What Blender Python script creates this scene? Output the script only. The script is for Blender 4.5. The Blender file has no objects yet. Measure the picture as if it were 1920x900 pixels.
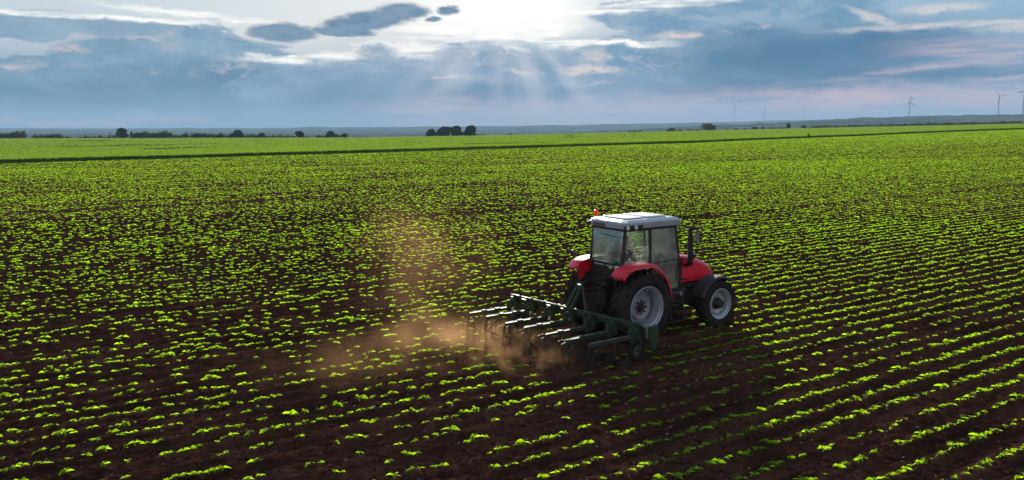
import bpy, bmesh, math, random
import numpy as np
from mathutils import Vector, Matrix

scene = bpy.context.scene
COL = scene.collection
R = math.radians

# ------------------------------------------------------------------ camera
FPX, CAM_H, PITCH = 1550.0, 5.11, math.atan(212 / 1550.0)
cam_d = bpy.data.cameras.new('camera')
cam = bpy.data.objects.new('camera', cam_d)
COL.objects.link(cam)
cam_d.sensor_width = 36.0
cam_d.lens = 36.0 * FPX / 1920.0
cam_d.clip_start, cam_d.clip_end = 0.1, 60000
cam.location = (0, 0, CAM_H)
cam.rotation_euler = (R(90) - PITCH, 0, 0)
scene.camera = cam
scene.cycles.use_denoising = True
scene.cycles.max_bounces = 8
scene.cycles.transparent_max_bounces = 16
scene.cycles.volume_bounces = 0
scene.cycles.volume_step_rate = 1.0
scene.view_settings.view_transform = 'Standard'
scene.view_settings.look = 'None'
scene.view_settings.exposure = 0.4
scene.view_settings.gamma = 1.0

# ------------------------------------------------------------------ sun and sky
SUN_EL, SUN_AZ = R(15.0), R(-1.1)          # azimuth from +Y towards +X
sun_d = bpy.data.lights.new('sun', 'SUN')
sun_d.energy = 5.0
sun_d.angle = R(0.6)
sun_d.color = (1.0, 0.90, 0.74)
sun = bpy.data.objects.new('sun', sun_d)
COL.objects.link(sun)
sd = Vector((math.sin(SUN_AZ) * math.cos(SUN_EL), math.cos(SUN_AZ) * math.cos(SUN_EL), math.sin(SUN_EL)))
sun.rotation_euler = sd.to_track_quat('Z', 'Y').to_euler()
sun.location = sd * 60

world = bpy.data.worlds.new('World')
scene.world = world
world.use_nodes = True


def skyuv(x, y):
    """azimuth / elevation (x1550) of a direction given in picture pixels"""
    c, s = math.cos(PITCH), math.sin(PITCH)
    X, Y, Z = x - 960.0, FPX * c + (450 - y) * s, -FPX * s + (450 - y) * c
    n = math.sqrt(X * X + Y * Y + Z * Z)
    return math.atan2(X, Y) * FPX, math.asin(Z / n) * FPX


def lin(r, g, b):
    f = lambda v: (v / 255 / 12.92) if v <= 10 else ((v / 255 + 0.055) / 1.055) ** 2.4
    return (f(r), f(g), f(b), 1.0)


class Nodes:
    def __init__(self, tree):
        self.t = tree
        tree.nodes.clear()

    def n(self, kind, **kw):
        nd = self.t.nodes.new(kind)
        for k, v in kw.items():
            setattr(nd, k, v)
        return nd

    def put(self, sock, v):
        if hasattr(v, 'links') or hasattr(v, 'is_linked'):
            self.t.links.new(v, sock)
        else:
            sock.default_value = v

    def math(self, op, a, b=0.0, c=0.0, clamp=False):
        nd = self.n('ShaderNodeMath', operation=op, use_clamp=clamp)
        for i, v in enumerate((a, b, c)):
            self.put(nd.inputs[i], v)
        return nd.outputs[0]

    def vec(self, op, a, b=None, c=None):
        nd = self.n('ShaderNodeVectorMath', operation=op)
        self.put(nd.inputs[0], a)
        if b is not None:
            self.put(nd.inputs[1], b)
        if c is not None:
            self.put(nd.inputs[2], c)
        return nd.outputs['Value'] if op in ('LENGTH', 'DOT_PRODUCT', 'DISTANCE') else nd.outputs[0]

    def smooth(self, v, a, b, lo=0.0, hi=1.0):
        nd = self.n('ShaderNodeMapRange', interpolation_type='SMOOTHSTEP')
        self.put(nd.inputs['Value'], v)
        for nm, x in (('From Min', a), ('From Max', b), ('To Min', lo), ('To Max', hi)):
            self.put(nd.inputs[nm], x)
        return nd.outputs[0]

    def noise(self, v, scale=1.0, detail=4.0, rough=0.55, dims='3D', color=False):
        nd = self.n('ShaderNodeTexNoise', noise_dimensions=dims)
        self.put(nd.inputs['W' if dims == '1D' else 'Vector'], v)
        nd.inputs['Scale'].default_value = scale
        nd.inputs['Detail'].default_value = detail
        nd.inputs['Roughness'].default_value = rough
        return nd.outputs['Color' if color else 'Fac']

    def mix(self, fac, a, b, blend='MIX'):
        nd = self.n('ShaderNodeMix', data_type='RGBA', blend_type=blend)
        self.put(nd.inputs['Factor'], fac)
        self.put(nd.inputs[6], a)
        self.put(nd.inputs[7], b)
        return nd.outputs[2]

    def comb(self, x, y, z=0.0):
        nd = self.n('ShaderNodeCombineXYZ')
        for i, v in enumerate((x, y, z)):
            self.put(nd.inputs[i], v)
        return nd.outputs[0]


def build_sky():
    N = Nodes(world.node_tree)
    BG = 0.1                                   # background strength; cloud radiances are divided by it
    EXPO = 2 ** scene.view_settings.exposure
    geo = N.n('ShaderNodeNewGeometry')
    sep = N.n('ShaderNodeSeparateXYZ')
    dirn = N.vec('MULTIPLY', geo.outputs['Incoming'], (-1, -1, -1))
    N.put(sep.inputs[0], dirn)
    U = N.math('MULTIPLY', N.math('ARCTAN2', sep.outputs[0], sep.outputs[1]), FPX)
    V = N.math('MULTIPLY', N.math('ARCSINE', sep.outputs[2]), FPX)
    P = N.comb(U, V)
    half = (.5, .5, .5)
    # turbulence that frays every cloud outline
    big = N.noise(N.vec('MULTIPLY', P, (1 / 170, 1 / 60, 0)), 1, 3, .5, color=True)
    fin = N.noise(N.vec('MULTIPLY', P, (1 / 46, 1 / 22, 0)), 1, 8, .62, color=True)
    hair = N.noise(N.vec('MULTIPLY', P, (1 / 12, 1 / 6, 0)), 1, 5, .65, color=True)
    fin0 = N.vec('SUBTRACT', fin, half)
    W = N.vec('MULTIPLY_ADD', N.vec('SUBTRACT', big, half), (120, 44, 0), P)
    W = N.vec('MULTIPLY_ADD', fin0, (70, 34, 0), W)
    W = N.vec('MULTIPLY_ADD', N.vec('SUBTRACT', hair, half), (10, 7, 0), W)
    Wl = N.vec('MULTIPLY_ADD', fin0, (44, 20, 0), P)
    Wl = N.vec('MULTIPLY_ADD', N.vec('SUBTRACT', hair, half), (8, 5, 0), Wl)
    streak = N.noise(N.vec('MULTIPLY', P, (1 / 170, 1 / 13, 0)), 1, 7, .62)
    puff = N.noise(N.vec('MULTIPLY', W, (1 / 90, 1 / 34, 0)), 1, 8, .6)
    soft = N.noise(N.vec('MULTIPLY', P, (1 / 260, 1 / 60, 0)), 1, 4, .5)

    def blob(x, y, rx, ry, hard=.35, src=None, tilt=0.0):
        u, v = skyuv(x, y)
        q = N.vec('SUBTRACT', src or W, (u, v, 0))
        if tilt:
            rot = N.n('ShaderNodeVectorRotate', rotation_type='Z_AXIS')
            N.put(rot.inputs['Vector'], q)
            rot.inputs['Angle'].default_value = -R(tilt)
            q = rot.outputs[0]
        q = N.vec('LENGTH', N.vec('MULTIPLY', q, (1 / rx, 1 / ry, 0)))
        return N.smooth(q, 1 + hard, 1 - hard)

    def union(ms):
        o = ms[0]
        for m in ms[1:]:
            o = N.math('MAXIMUM', o, m)
        return o

    def mul(*a):
        o = a[0]
        for b in a[1:]:
            o = N.math('MULTIPLY', o, b)
        return o

    def c(r, g, b, k=1.0):
        q = lin(r, g, b)
        k = k / BG / EXPO
        return (q[0] * k, q[1] * k, q[2] * k, 1)

    # ---- clear air: the Nishita sky, paled by thin high cloud
    sky = N.n('ShaderNodeTexSky', sky_type='NISHITA', sun_disc=False)
    sky.sun_elevation, sky.sun_rotation = SUN_EL, SUN_AZ
    sky.air_density, sky.dust_density, sky.ozone_density = 1.0, 1.2, 2.0
    pale = N.mix(N.smooth(U, -500, 800), c(200, 212, 222), c(156, 190, 214))
    low = N.mix(N.smooth(U, -560, -60), c(126, 164, 194), c(188, 186, 208))
    low = N.mix(N.smooth(U, 250, 800), low, c(176, 182, 206))
    pale = N.mix(N.smooth(V, 10, 110), low, pale)
    col = N.mix(N.smooth(V, 0, 240, .985, .9), sky.outputs[0], pale)
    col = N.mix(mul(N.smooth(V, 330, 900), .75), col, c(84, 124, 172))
    # ---- bright cloud band added behind the camera to light the tractor's near sides
    rear_fill = mul(N.smooth(N.math('ABSOLUTE', U), 1900, 3600), N.smooth(V, 1500, 500), N.smooth(V, 0, 160))
    col = N.mix(mul(rear_fill, N.smooth(puff, .25, .7, .5, 1.0)), col, c(240, 232, 220, .8))
    # ---- glow of the sun behind the cloud
    us, vs = skyuv(940, -18)
    gd = N.vec('LENGTH', N.vec('MULTIPLY', N.vec('SUBTRACT', P, (us, vs, 0)), (1 / 1.9, 1, 0)))
    near_sun = N.smooth(gd, 340, 20)
    glow = N.smooth(gd, 112, 8)
    col = N.mix(mul(near_sun, .66), col, c(240, 240, 238))
    cream, peach = c(240, 230, 222), c(234, 206, 196)
    rimcol = N.mix(near_sun, c(208, 206, 212), c(255, 253, 248, 1.2))
    lit = N.mix(near_sun, c(158, 184, 202), c(200, 208, 216))

    def bank(col, dens, deep, edge=1.0, amt=1.0, lo=.42, wid=.2, top=None):
        d = N.math('ADD', dens, mul(N.math('SUBTRACT', puff, .5), .6))
        a = N.smooth(d, lo, lo + wid)
        rim = mul(N.smooth(d, lo - .04, lo + wid * .45), N.smooth(d, lo + wid * 1.6, lo + wid * .5), N.smooth(soft, .40, .58))
        if top is not None:
            rim = mul(rim, N.smooth(V, top - 30, top + 10))
        body = N.mix(mul(N.smooth(puff, .36, .66), .7), deep, lit)
        col = N.mix(mul(a, amt), col, body)
        return N.mix(mul(rim, edge), col, rimcol)

    # ---- high grey sheet on the left
    d = union([blob(60, 52, 190, 22, .7, Wl), blob(260, 58, 220, 19, .7, Wl, -4), blob(440, 82, 110, 9, .7, Wl)])
    col = bank(col, d, c(132, 160, 184), .8, .95)
    # ---- veil of blue cloud across the whole lower sky
    veil = union([blob(200, 165, 560, 60, .8), blob(700, 172, 460, 60, .8), blob(1150, 140, 460, 70, .8),
                  blob(1540, 120, 460, 84, .8)])
    col = N.mix(mul(veil, .85), col, N.mix(N.smooth(U, -350, 350), c(112, 152, 180), c(110, 148, 182)))
    # ---- left bank
    d = union([blob(110, 130, 120, 30, .6), blob(250, 118, 150, 44, .5), blob(390, 112, 100, 56, .5),
               blob(300, 180, 360, 44, .7), blob(520, 125, 80, 38, .5)])
    col = bank(col, d, c(104, 146, 174), .85, .9, top=118)
    d = union([blob(400, 148, 130, 26, .9), blob(180, 180, 230, 28, .9), blob(620, 195, 200, 22, .9)])
    col = N.mix(mul(d, .75), col, c(70, 118, 150))
    # ---- middle bank below the sun
    d = union([blob(730, 140, 110, 60, .6), blob(880, 125, 120, 44, .6), blob(640, 180, 200, 48, .7),
               blob(1000, 150, 170, 40, .6)])
    col = bank(col, d, c(122, 152, 182), .9, .85, top=130)
    d = union([blob(690, 190, 150, 34, .9), blob(900, 178, 150, 18, .9)])
    col = N.mix(mul(d, .7), col, c(76, 118, 152))
    # ---- big dark bank on the right
    d = union([blob(1420, 48, 225, 66, .4), blob(1300, 105, 230, 50, .6), blob(1560, 110, 250, 62, .5),
               blob(1700, 125, 170, 50, .6), blob(1260, 20, 180, 24, .6), blob(1850, 140, 170, 40, .7)])
    col = bank(col, d, c(106, 150, 184), .35, .94, top=190)
    d = union([blob(1480, 115, 210, 48, .9), blob(1640, 92, 130, 34, .9), blob(1440, 165, 200, 18, .9), blob(1600, 140, 220, 22, .9)])
    col = N.mix(mul(d, .9), col, c(58, 106, 144))
    # ---- rose light along the horizon
    pink = union([blob(830, 210, 120, 20, .9), blob(1060, 212, 240, 20, .9), blob(1640, 186, 330, 18, .9), blob(180, 224, 150, 6, .9)])
    col = N.mix(mul(pink, N.smooth(streak, .25, .6), .85), col, c(226, 192, 200))
    # ---- white fire near the sun
    col = N.mix(glow, col, c(255, 254, 250, 1.35))
    w = union([blob(900, 45, 150, 34, .6), blob(1010, 50, 60, 20, .5), blob(1040, 75, 80, 9, .6), blob(1180, 14, 190, 8, .7, Wl, 4),
               blob(1160, 78, 80, 6, .6), blob(560, 105, 90, 8, .6), blob(800, 88, 50, 14, .6), blob(930, 66, 90, 12, .6), blob(460, 38, 200, 5, .7, Wl, -4), blob(140, 30, 200, 4, .7, Wl)])
    col = N.mix(mul(w, N.smooth(streak, .28, .6)), col, c(255, 252, 244, 1.2))
    # ---- lens shaped dark clouds
    d = union([blob(530, 62, 62, 17, .5, Wl), blob(640, 60, 60, 9, .5, Wl), blob(690, 40, 90, 17, .5, Wl, 9),
               blob(752, 22, 46, 14, .5, Wl), blob(840, 19, 20, 8, .6, Wl), blob(814, 36, 14, 5, .6, Wl)])
    col = N.mix(mul(N.smooth(d, .02, .4), .8), col, c(236, 234, 230))
    col = N.mix(N.smooth(d, .22, .9), col, N.mix(N.smooth(puff, .3, .7), c(92, 126, 156), c(140, 162, 184)))
    # ---- bright curling rims of the broken cloud around the sun
    curl = N.noise(N.vec('MULTIPLY', W, (1 / 74, 1 / 40, 0)), 1, 3, .5)
    curl = N.smooth(N.math('ABSOLUTE', N.math('SUBTRACT', curl, .5)), .045, .0)
    reg = union([blob(850, 96, 120, 22, .7), blob(650, 102, 70, 18, .7), blob(330, 84, 130, 14, .7), blob(440, 125, 50, 22, .7), blob(1150, 112, 110, 22, .7)])
    col = N.mix(mul(curl, reg, N.smooth(fin, .38, .6), .5), col, N.mix(near_sun, c(214, 206, 206), c(255, 250, 240, 1.15)))
    # ---- small lit scraps
    w = union([blob(150, 92, 36, 7, .7), blob(60, 122, 50, 6, .7), blob(270, 132, 20, 3, .7), blob(425, 128, 14, 7, .7),
               blob(650, 98, 50, 8, .7), blob(1165, 105, 70, 10, .7), blob(1110, 128, 60, 7, .7), blob(1125, 157, 28, 4, .7),
               blob(990, 134, 34, 4, .7), blob(820, 143, 60, 3, .7), blob(1270, 66, 44, 6, .6, Wl), blob(1360, 60, 20, 4, .6, Wl), blob(1418, 50, 24, 5, .5, Wl)])
    col = N.mix(mul(w, N.smooth(puff, .42, .62), N.smooth(fin, .3, .5), .9), col, N.mix(near_sun, peach, cream))
    w = union([blob(1850, 98, 120, 20, .8, Wl, -3), blob(1740, 128, 120, 7, .8, Wl, 6), blob(1900, 146, 60, 4, .8, Wl)])
    col = N.mix(mul(w, N.smooth(streak, .35, .6), .8), col, c(200, 182, 196))
    w = union([blob(1640, 33, 44, 6, .7, Wl, -22), blob(1800, 46, 170, 5, .7, Wl), blob(1766, 15, 52, 7, .6, Wl), blob(1910, 52, 50, 8, .7, Wl)])
    col = N.mix(mul(w, N.smooth(fin, .3, .55), .85), col, c(224, 218, 216))
    # ---- sunbeams fanning down from the sun
    sx = N.math('SUBTRACT', U, us)
    sy = N.math('SUBTRACT', vs, V)
    ang = N.math('ARCTAN2', sx, sy)
    ray = N.smooth(N.noise(N.math('MULTIPLY_ADD', ang, 3.6, 23.37), 1, 1, .4, '1D'), .36, .74)
    rr = mul(N.smooth(sy, 60, 150), N.smooth(sy, 310, 130))
    ray = mul(ray, rr, N.smooth(N.math('ABSOLUTE', ang), 1.3, .5))
    col = N.mix(mul(ray, .5), col, c(226, 222, 230))
    # ---- below the horizon: dull earth
    col = N.mix(N.smooth(V, 0, -60), col, c(70, 80, 70))
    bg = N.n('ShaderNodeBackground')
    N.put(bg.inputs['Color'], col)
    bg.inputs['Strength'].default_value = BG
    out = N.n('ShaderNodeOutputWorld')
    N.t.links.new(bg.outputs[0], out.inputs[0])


build_sky()
world.cycles.sampling_method = 'MANUAL'
world.cycles.sample_map_resolution = 512


# ------------------------------------------------------------------ helpers for building things
def mesh_object(name, verts, faces, mat=None, parent=None, smooth=False):
    me = bpy.data.meshes.new(name)
    verts = np.asarray(verts, dtype=np.float32).reshape(-1, 3)
    if isinstance(faces, np.ndarray):
        nf, k = faces.shape
        me.vertices.add(len(verts)); me.loops.add(nf * k); me.polygons.add(nf)
        me.vertices.foreach_set('co', verts.ravel())
        me.loops.foreach_set('vertex_index', faces.astype(np.int32).ravel())
        me.polygons.foreach_set('loop_start', np.arange(nf, dtype=np.int32) * k)
        me.polygons.foreach_set('loop_total', np.full(nf, k, dtype=np.int32))
        if smooth:
            me.polygons.foreach_set('use_smooth', np.ones(nf, dtype=bool))
        me.update(calc_edges=True)
    else:
        me.from_pydata([tuple(map(float, v)) for v in verts], [], faces)
        if smooth:
            for p in me.polygons:
                p.use_smooth = True
        me.update()
    ob = bpy.data.objects.new(name, me)
    COL.objects.link(ob)
    if mat:
        me.materials.append(mat)
    if parent:
        ob.parent = parent
    return ob


def tag(o, label=None, cat=None, group=None, kind=None):
    for k, v in (('label', label), ('category', cat), ('group', group), ('kind', kind)):
        if v:
            o[k] = v
    return o


def empty(name, loc, rz=0.0, label=None, cat=None, group=None):
    o = bpy.data.objects.new(name, None)
    COL.objects.link(o)
    o.location = loc
    o.rotation_euler = (0, 0, rz)
    o.empty_display_size = .3
    return tag(o, label, cat, group)


def copy_tree(o, parent=None):
    c = o.copy()
    COL.objects.link(c)
    c.parent = parent
    for ch in list(o.children):
        copy_tree(ch, c)
    return c


def material(name, build):
    m = bpy.data.materials.new(name)
    m.use_nodes = True
    N = Nodes(m.node_tree)
    out = N.n('ShaderNodeOutputMaterial')
    sh = build(N)
    N.t.links.new(sh, out.inputs['Surface'])
    m.cycles.emission_sampling = 'NONE'
    return m


def principled(N, color, rough=.6, metal=0.0, spec=.5, normal=None, coat=0.0):
    p = N.n('ShaderNodeBsdfPrincipled')
    N.put(p.inputs['Base Color'], color)
    N.put(p.inputs['Roughness'], rough)
    N.put(p.inputs['Metallic'], metal)
    N.put(p.inputs['Specular IOR Level'], spec)
    if coat:
        p.inputs['Coat Weight'].default_value = coat
        p.inputs['Coat Roughness'].default_value = .12
    if normal is not None:
        N.put(p.inputs['Normal'], normal)
    return p.outputs[0]


def diffuse(N, color, normal=None):
    d = N.n('ShaderNodeBsdfDiffuse')
    N.put(d.inputs['Color'], color)
    d.inputs['Roughness'].default_value = .6
    if normal is not None:
        N.put(d.inputs['Normal'], normal)
    return d.outputs[0]


def bump(N, h, strength=.5, dist=.02):
    b = N.n('ShaderNodeBump')
    b.inputs['Strength'].default_value = strength
    b.inputs['Distance'].default_value = dist
    N.put(b.inputs['Height'], h)
    return b.outputs[0]


def objco(N):
    return N.n('ShaderNodeTexCoord').outputs['Object']


def smoothstep(a, b, x):
    t = np.clip((x - a) / (b - a), 0, 1)
    return t * t * (3 - 2 * t)


def hash2(ix, iy, seed=0):
    h = (ix.astype(np.int64) * 374761393 + iy.astype(np.int64) * 668265263 + seed * 974634777) & 0x7fffffff
    h = ((h ^ (h >> 13)) * 1274126177) & 0x7fffffff
    return ((h ^ (h >> 16)) & 0xffffff) / float(0xffffff)


def vnoise(x, y, seed=0):
    ix, iy = np.floor(x), np.floor(y)
    fx, fy = x - ix, y - iy
    fx, fy = fx * fx * (3 - 2 * fx), fy * fy * (3 - 2 * fy)
    a, b = hash2(ix, iy, seed), hash2(ix + 1, iy, seed)
    c, d = hash2(ix, iy + 1, seed), hash2(ix + 1, iy + 1, seed)
    return (a * (1 - fx) + b * fx) * (1 - fy) + (c * (1 - fx) + d * fx) * fy


def fbm(x, y, seed=0, octv=4):
    s, a, t = 0, 1.0, 0
    for k in range(octv):
        s = s + a * vnoise(x * 2 ** k + 17.3 * k, y * 2 ** k - 9.1 * k, seed + k)
        t += a
        a *= .5
    return s / t


# ------------------------------------------------------------------ the lie of the land
ROW_ANG = math.atan(2270 * math.cos(PITCH) / FPX)          # crop rows run this far right of straight ahead
RD = np.array([math.sin(ROW_ANG), math.cos(ROW_ANG)])      # along a row
RN = np.array([math.cos(ROW_ANG), -math.sin(ROW_ANG)])     # across the rows, to the right
ROW_S = 0.58


def ray_z(u, py, Y):
    """height on the sight line of picture row py at depth Y (column given as u = X / Y)"""
    c, s = math.cos(PITCH), math.sin(PITCH)
    t = np.tan(np.arctan((450.0 - np.asarray(py, float)) / FPX) - PITCH)
    return CAM_H + t * Y


def col_u(px, py=245):
    c, s = math.cos(PITCH), math.sin(PITCH)
    return (np.asarray(px, float) - 960) / (FPX * c + (450 - np.asarray(py, float)) * s)


_px = np.array([-300, 0, 340, 680, 990, 1300, 1600, 1920, 2220.])
_u = col_u(_px)
STRIP_Y = np.array([112, 134, 158, 178, 196, 224, 262, 318, 390.])      # near edge of the standing grain
STRIP_P = np.array([320, 307, 297, 287, 277.5, 268, 255.5, 242.5, 231.])
EDGE_Y = np.array([640, 680, 720, 760, 790, 820, 850, 880, 900.])       # far edge of the grain
EDGE_P = np.array([262, 260.5, 259.5, 258.5, 253, 246, 239, 232.5, 228.])
STRIP_Z = ray_z(_u, STRIP_P, STRIP_Y)
EDGE_Z = ray_z(_u, EDGE_P, EDGE_Y) - .5
SKY_PX = np.array([-1200, 0, 400, 700, 900, 1100, 1300, 1450, 1560, 1700, 1920, 2300, 3600.])
FAR_P = np.array([241, 240.5, 240, 238, 237, 234, 230.5, 226.5, 224, 222, 220, 218, 218.])
NEAR_P = np.array([262, 260, 260, 259, 256, 248, 238, 231, 223, 218.2, 213.5, 209, 209.])


def terrain(X, Y):
    X, Y = np.asarray(X, float), np.asarray(Y, float)
    Yc = np.maximum(Y, 1.0)
    u = np.clip(X / Yc, -.95, .95)
    ys, ye = np.interp(u, _u, STRIP_Y), np.interp(u, _u, EDGE_Y)
    zs, ze = np.interp(u, _u, STRIP_Z), np.interp(u, _u, EDGE_Z)
    near = zs * smoothstep(22, 1, 0) * 0 + zs * np.clip((Yc - 26) / (ys - 26), 0, 1) ** 1.25
    mid = zs + (ze - zs) * np.clip((Yc - ys) / (ye - ys), 0, 1)
    z = np.where(Yc < ys, near, mid)
    # beyond the grain the land falls into a broad valley and rises to far ridges
    drop = smoothstep(0, 1, np.clip((Yc - ye - 12) / 900.0, 0, 1))
    z = z + drop * (-34 - z)
    su = col_u(SKY_PX, 230)
    uu = X / Yc
    n1 = fbm(uu * 26 + 3, Yc * 0 + 1.5, 5, 5) - .5
    n2 = fbm(uu * 60 + 8, Yc * 0 + 4.5, 9, 5) - .5
    zf = ray_z(uu, np.interp(uu, su, FAR_P), 9000.0) + n1 * 20
    zn = ray_z(uu, np.interp(uu, su, NEAR_P), 4300.0) + n1 * 8 + n2 * 11
    kf = np.exp(-((Yc - 9000) / 2000.0) ** 2)
    kn = np.where(Yc < 4300, np.exp(-((Yc - 4300) / 1150.0) ** 2), np.exp(-((Yc - 4300) / 800.0) ** 2))
    big = fbm(X / 420.0, Yc / 600.0, 21, 4) - .5
    z2 = z + big * 14 * smoothstep(1500, 2600, Yc)
    z2 = z2 + kn * np.maximum(zn + 34, 0) * (1 - .0)
    z2 = np.maximum(z2, -34 + kf * (zf + 34) + big * 6)
    return np.where(Yc > 1500, z + (z2 - z) * smoothstep(1500, 2200, Yc), z)


def at(px, py, Y):
    """the point at depth Y that the photograph shows in column px (height taken from the ground)"""
    u = float(col_u(px, py))
    X = u * Y
    return Vector((X, Y, float(terrain(X, Y))))


def build_ground():
    ang = np.radians(np.concatenate([np.arange(-180, -44, 8), np.linspace(-42, 42, 420), np.arange(46, 181, 8)]))
    rad = np.concatenate([[0.5, 3, 6], np.geomspace(9, 1000, 260), np.geomspace(1015, 15500, 170)])
    A, D = np.meshgrid(ang, rad)
    X, Y = D * np.sin(A), D * np.cos(A)
    Z = terrain(X, np.maximum(Y, 1.0))
    Z = np.where(Y < 1, 0, Z)
    Z -= .16 * (1 - smoothstep(50, 54, D))
    nr, na = X.shape
    i = np.arange(nr - 1)[:, None] * na + np.arange(na - 1)[None, :]
    f = np.stack([i, i + na, i + na + 1, i + 1], -1).reshape(-1, 4)

    def mat(N):
        geo = N.n('ShaderNodeNewGeometry')
        P = geo.outputs['Position']
        sep = N.n('ShaderNodeSeparateXYZ'); N.put(sep.inputs[0], P)
        dist = N.vec('LENGTH', P)
        rot = N.n('ShaderNodeVectorRotate', rotation_type='Z_AXIS')
        N.put(rot.inputs['Vector'], P); rot.inputs['Angle'].default_value = ROW_ANG - math.pi / 2
        rowv = N.vec('MULTIPLY', rot.outputs[0], (.035, .9, 0))
        n = N.noise(rowv, 1, 5, .6)
        soil = N.mix(n, (.050, .021, .016, 1), (.11, .046, .033, 1))
        patch = N.n('ShaderNodeTexVoronoi'); N.put(patch.inputs['Vector'], N.vec('MULTIPLY', P, (1 / 900, 1 / 520, 0)))
        pc = N.n('ShaderNodeSeparateColor'); N.put(pc.inputs[0], patch.outputs['Color'])
        fld = N.mix(pc.outputs[0], (.05, .09, .03, 1), (.16, .17, .07, 1))
        wood = N.smooth(N.noise(N.vec('MULTIPLY', P, (1 / 160, 1 / 420, 0)), 1, 5, .62), .5, .56)
        fld = N.mix(wood, fld, (.022, .045, .018, 1))
        col = N.mix(N.smooth(dist, 1050, 1350), soil, fld)
        return diffuse(N, col)
    o = mesh_object('ground', np.stack([X, Y, Z], -1), f, material('earth and far country', mat), None, True)
    tag(o, kind='structure')


build_ground()


# ------------------------------------------------------------------ the ploughed soil near the camera
def soil_height(s, t):
    """s along the rows, t across; ridges carry the plants, furrows lie between"""
    ph = (t / ROW_S) % 1.0
    ridge = .5 + .5 * np.cos(2 * np.pi * ph)                     # 1 on the plant line
    h = .042 * ridge - .034
    h += (fbm(s * .5, t * 2.6, 31, 4) - .5) * .060
    h += (fbm(s * 2.3, t * 3.5, 41, 4) - .5) * .075
    c = fbm(s * 6.0, t * 7.0, 51, 3)
    h += np.maximum(c - .56, 0) * .22
    h += (hash2(np.floor(s * 18), np.floor(t * 18), 61) - .5) * .016
    return h


def build_soil():
    ds, dt = .075, .05
    s = np.arange(-26, 72, ds)
    t = np.arange(-74, 20, dt)
    S, T = np.meshgrid(s, t, indexing='ij')
    X = S * RD[0] + T * RN[0]
    Y = S * RD[1] + T * RN[1]
    keep = (Y > 8.6) & (np.hypot(X, Y) < 56) & (np.abs(X) < .74 * Y + 2)
    Z = terrain(X, np.maximum(Y, 1)) + soil_height(S, T) * (1 - smoothstep(50, 56, np.hypot(X, Y)))
    ns, nt = X.shape
    i = np.arange(ns - 1)[:, None] * nt + np.arange(nt - 1)[None, :]
    q = np.stack([i, i + 1, i + nt + 1, i + nt], -1).reshape(-1, 4)
    k = keep.ravel()
    q = q[k[q].all(1)]
    used = np.unique(q)
    re = np.full(k.size, -1); re[used] = np.arange(len(used))
    V = np.stack([X, Y, Z], -1).reshape(-1, 3)[used]

    def mat(N):
        P = N.n('ShaderNodeNewGeometry').outputs['Position']
        rot = N.n('ShaderNodeVectorRotate', rotation_type='Z_AXIS')
        N.put(rot.inputs['Vector'], P); rot.inputs['Angle'].default_value = ROW_ANG - math.pi / 2
        a = N.noise(N.vec('MULTIPLY', rot.outputs[0], (.25, 2.2, 1)), 1, 6, .65)
        b = N.noise(P, 26, 5, .7)
        c = N.noise(P, 4.5, 4, .6)
        col = N.mix(N.smooth(a, .3, .7), (.036, .015, .011, 1), (.130, .056, .036, 1))
        col = N.mix(N.math('MULTIPLY', N.smooth(b, .55, .8), .5), col, (.17, .09, .065, 1))
        col = N.mix(N.math('MULTIPLY', N.smooth(c, .6, .4), .35), col, (.026, .012, .010, 1))
        h = N.math('ADD', N.noise(P, 38, 5, .7), N.math('MULTIPLY', N.noise(P, 9, 4, .6), 2.0))
        return diffuse(N, col, bump(N, h, .9, .02))
    o = mesh_object('ploughed_soil', V, re[q].astype(np.int32), material('red brown soil', mat), None, True)
    tag(o, kind='structure')


build_soil()


# ------------------------------------------------------------------ the crop
def leaf_material(name, dark, light, trans, tamt=.6, rough=.55):
    def mat(N):
        P = N.n('ShaderNodeNewGeometry').outputs['Position']
        n = N.noise(N.vec('MULTIPLY', P, (3, 3, 3)), 1, 3, .6)
        big = N.noise(N.vec('MULTIPLY', P, (.06, .06, .06)), 1, 3, .5)
        f = N.math('ADD', N.math('MULTIPLY', n, .6), N.math('MULTIPLY', big, .4))
        f = N.smooth(f, .3, .7)
        col = N.mix(f, dark, light)
        d = principled(N, col, rough, 0, .12)
        tr = N.n('ShaderNodeBsdfTranslucent')
        N.put(tr.inputs['Color'], N.mix(f, tuple(v * .66 for v in trans[:3]) + (1,), trans))
        m = N.n('ShaderNodeMixShader')
        m.inputs[0].default_value = tamt
        N.t.links.new(d, m.inputs[1]); N.t.links.new(tr.outputs[0], m.inputs[2])
        return m.outputs[0]
    return material(name, mat)


LEAF = leaf_material('seedling leaf', (.05, .11, .018, 1), (.10, .17, .03, 1), (.55, .97, .012, 1), .79)
GRAIN = leaf_material('grain blade', (.07, .13, .02, 1), (.12, .18, .03, 1), (.34, .54, .03, 1), .5, .6)


def leaf_patch(L, W, nseg, fold, curve):
    """one leaf growing along +x from the origin, as (verts, quads): two strips either side of the midrib"""
    xs = np.linspace(0, 1, nseg + 1)
    w = W * np.sin(np.pi * np.clip(xs, .04, .97) ** .8) * .5
    zc = curve[0] * xs - curve[1] * xs ** 2
    v, q = [], []
    for x, ww, z in zip(xs, w, zc):
        v += [(x * L, -ww, z * L + fold * ww), (x * L, 0, z * L), (x * L, ww, z * L + fold * ww)]
    for k in range(nseg):
        a = k * 3
        q += [(a, a + 3, a + 4, a + 1), (a + 1, a + 4, a + 5, a + 2)]
    return np.array(v), np.array(q)


def rotz(v, a):
    c, s = math.cos(a), math.sin(a)
    return np.stack([v[:, 0] * c - v[:, 1] * s, v[:, 0] * s + v[:, 1] * c, v[:, 2]], 1)


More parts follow.
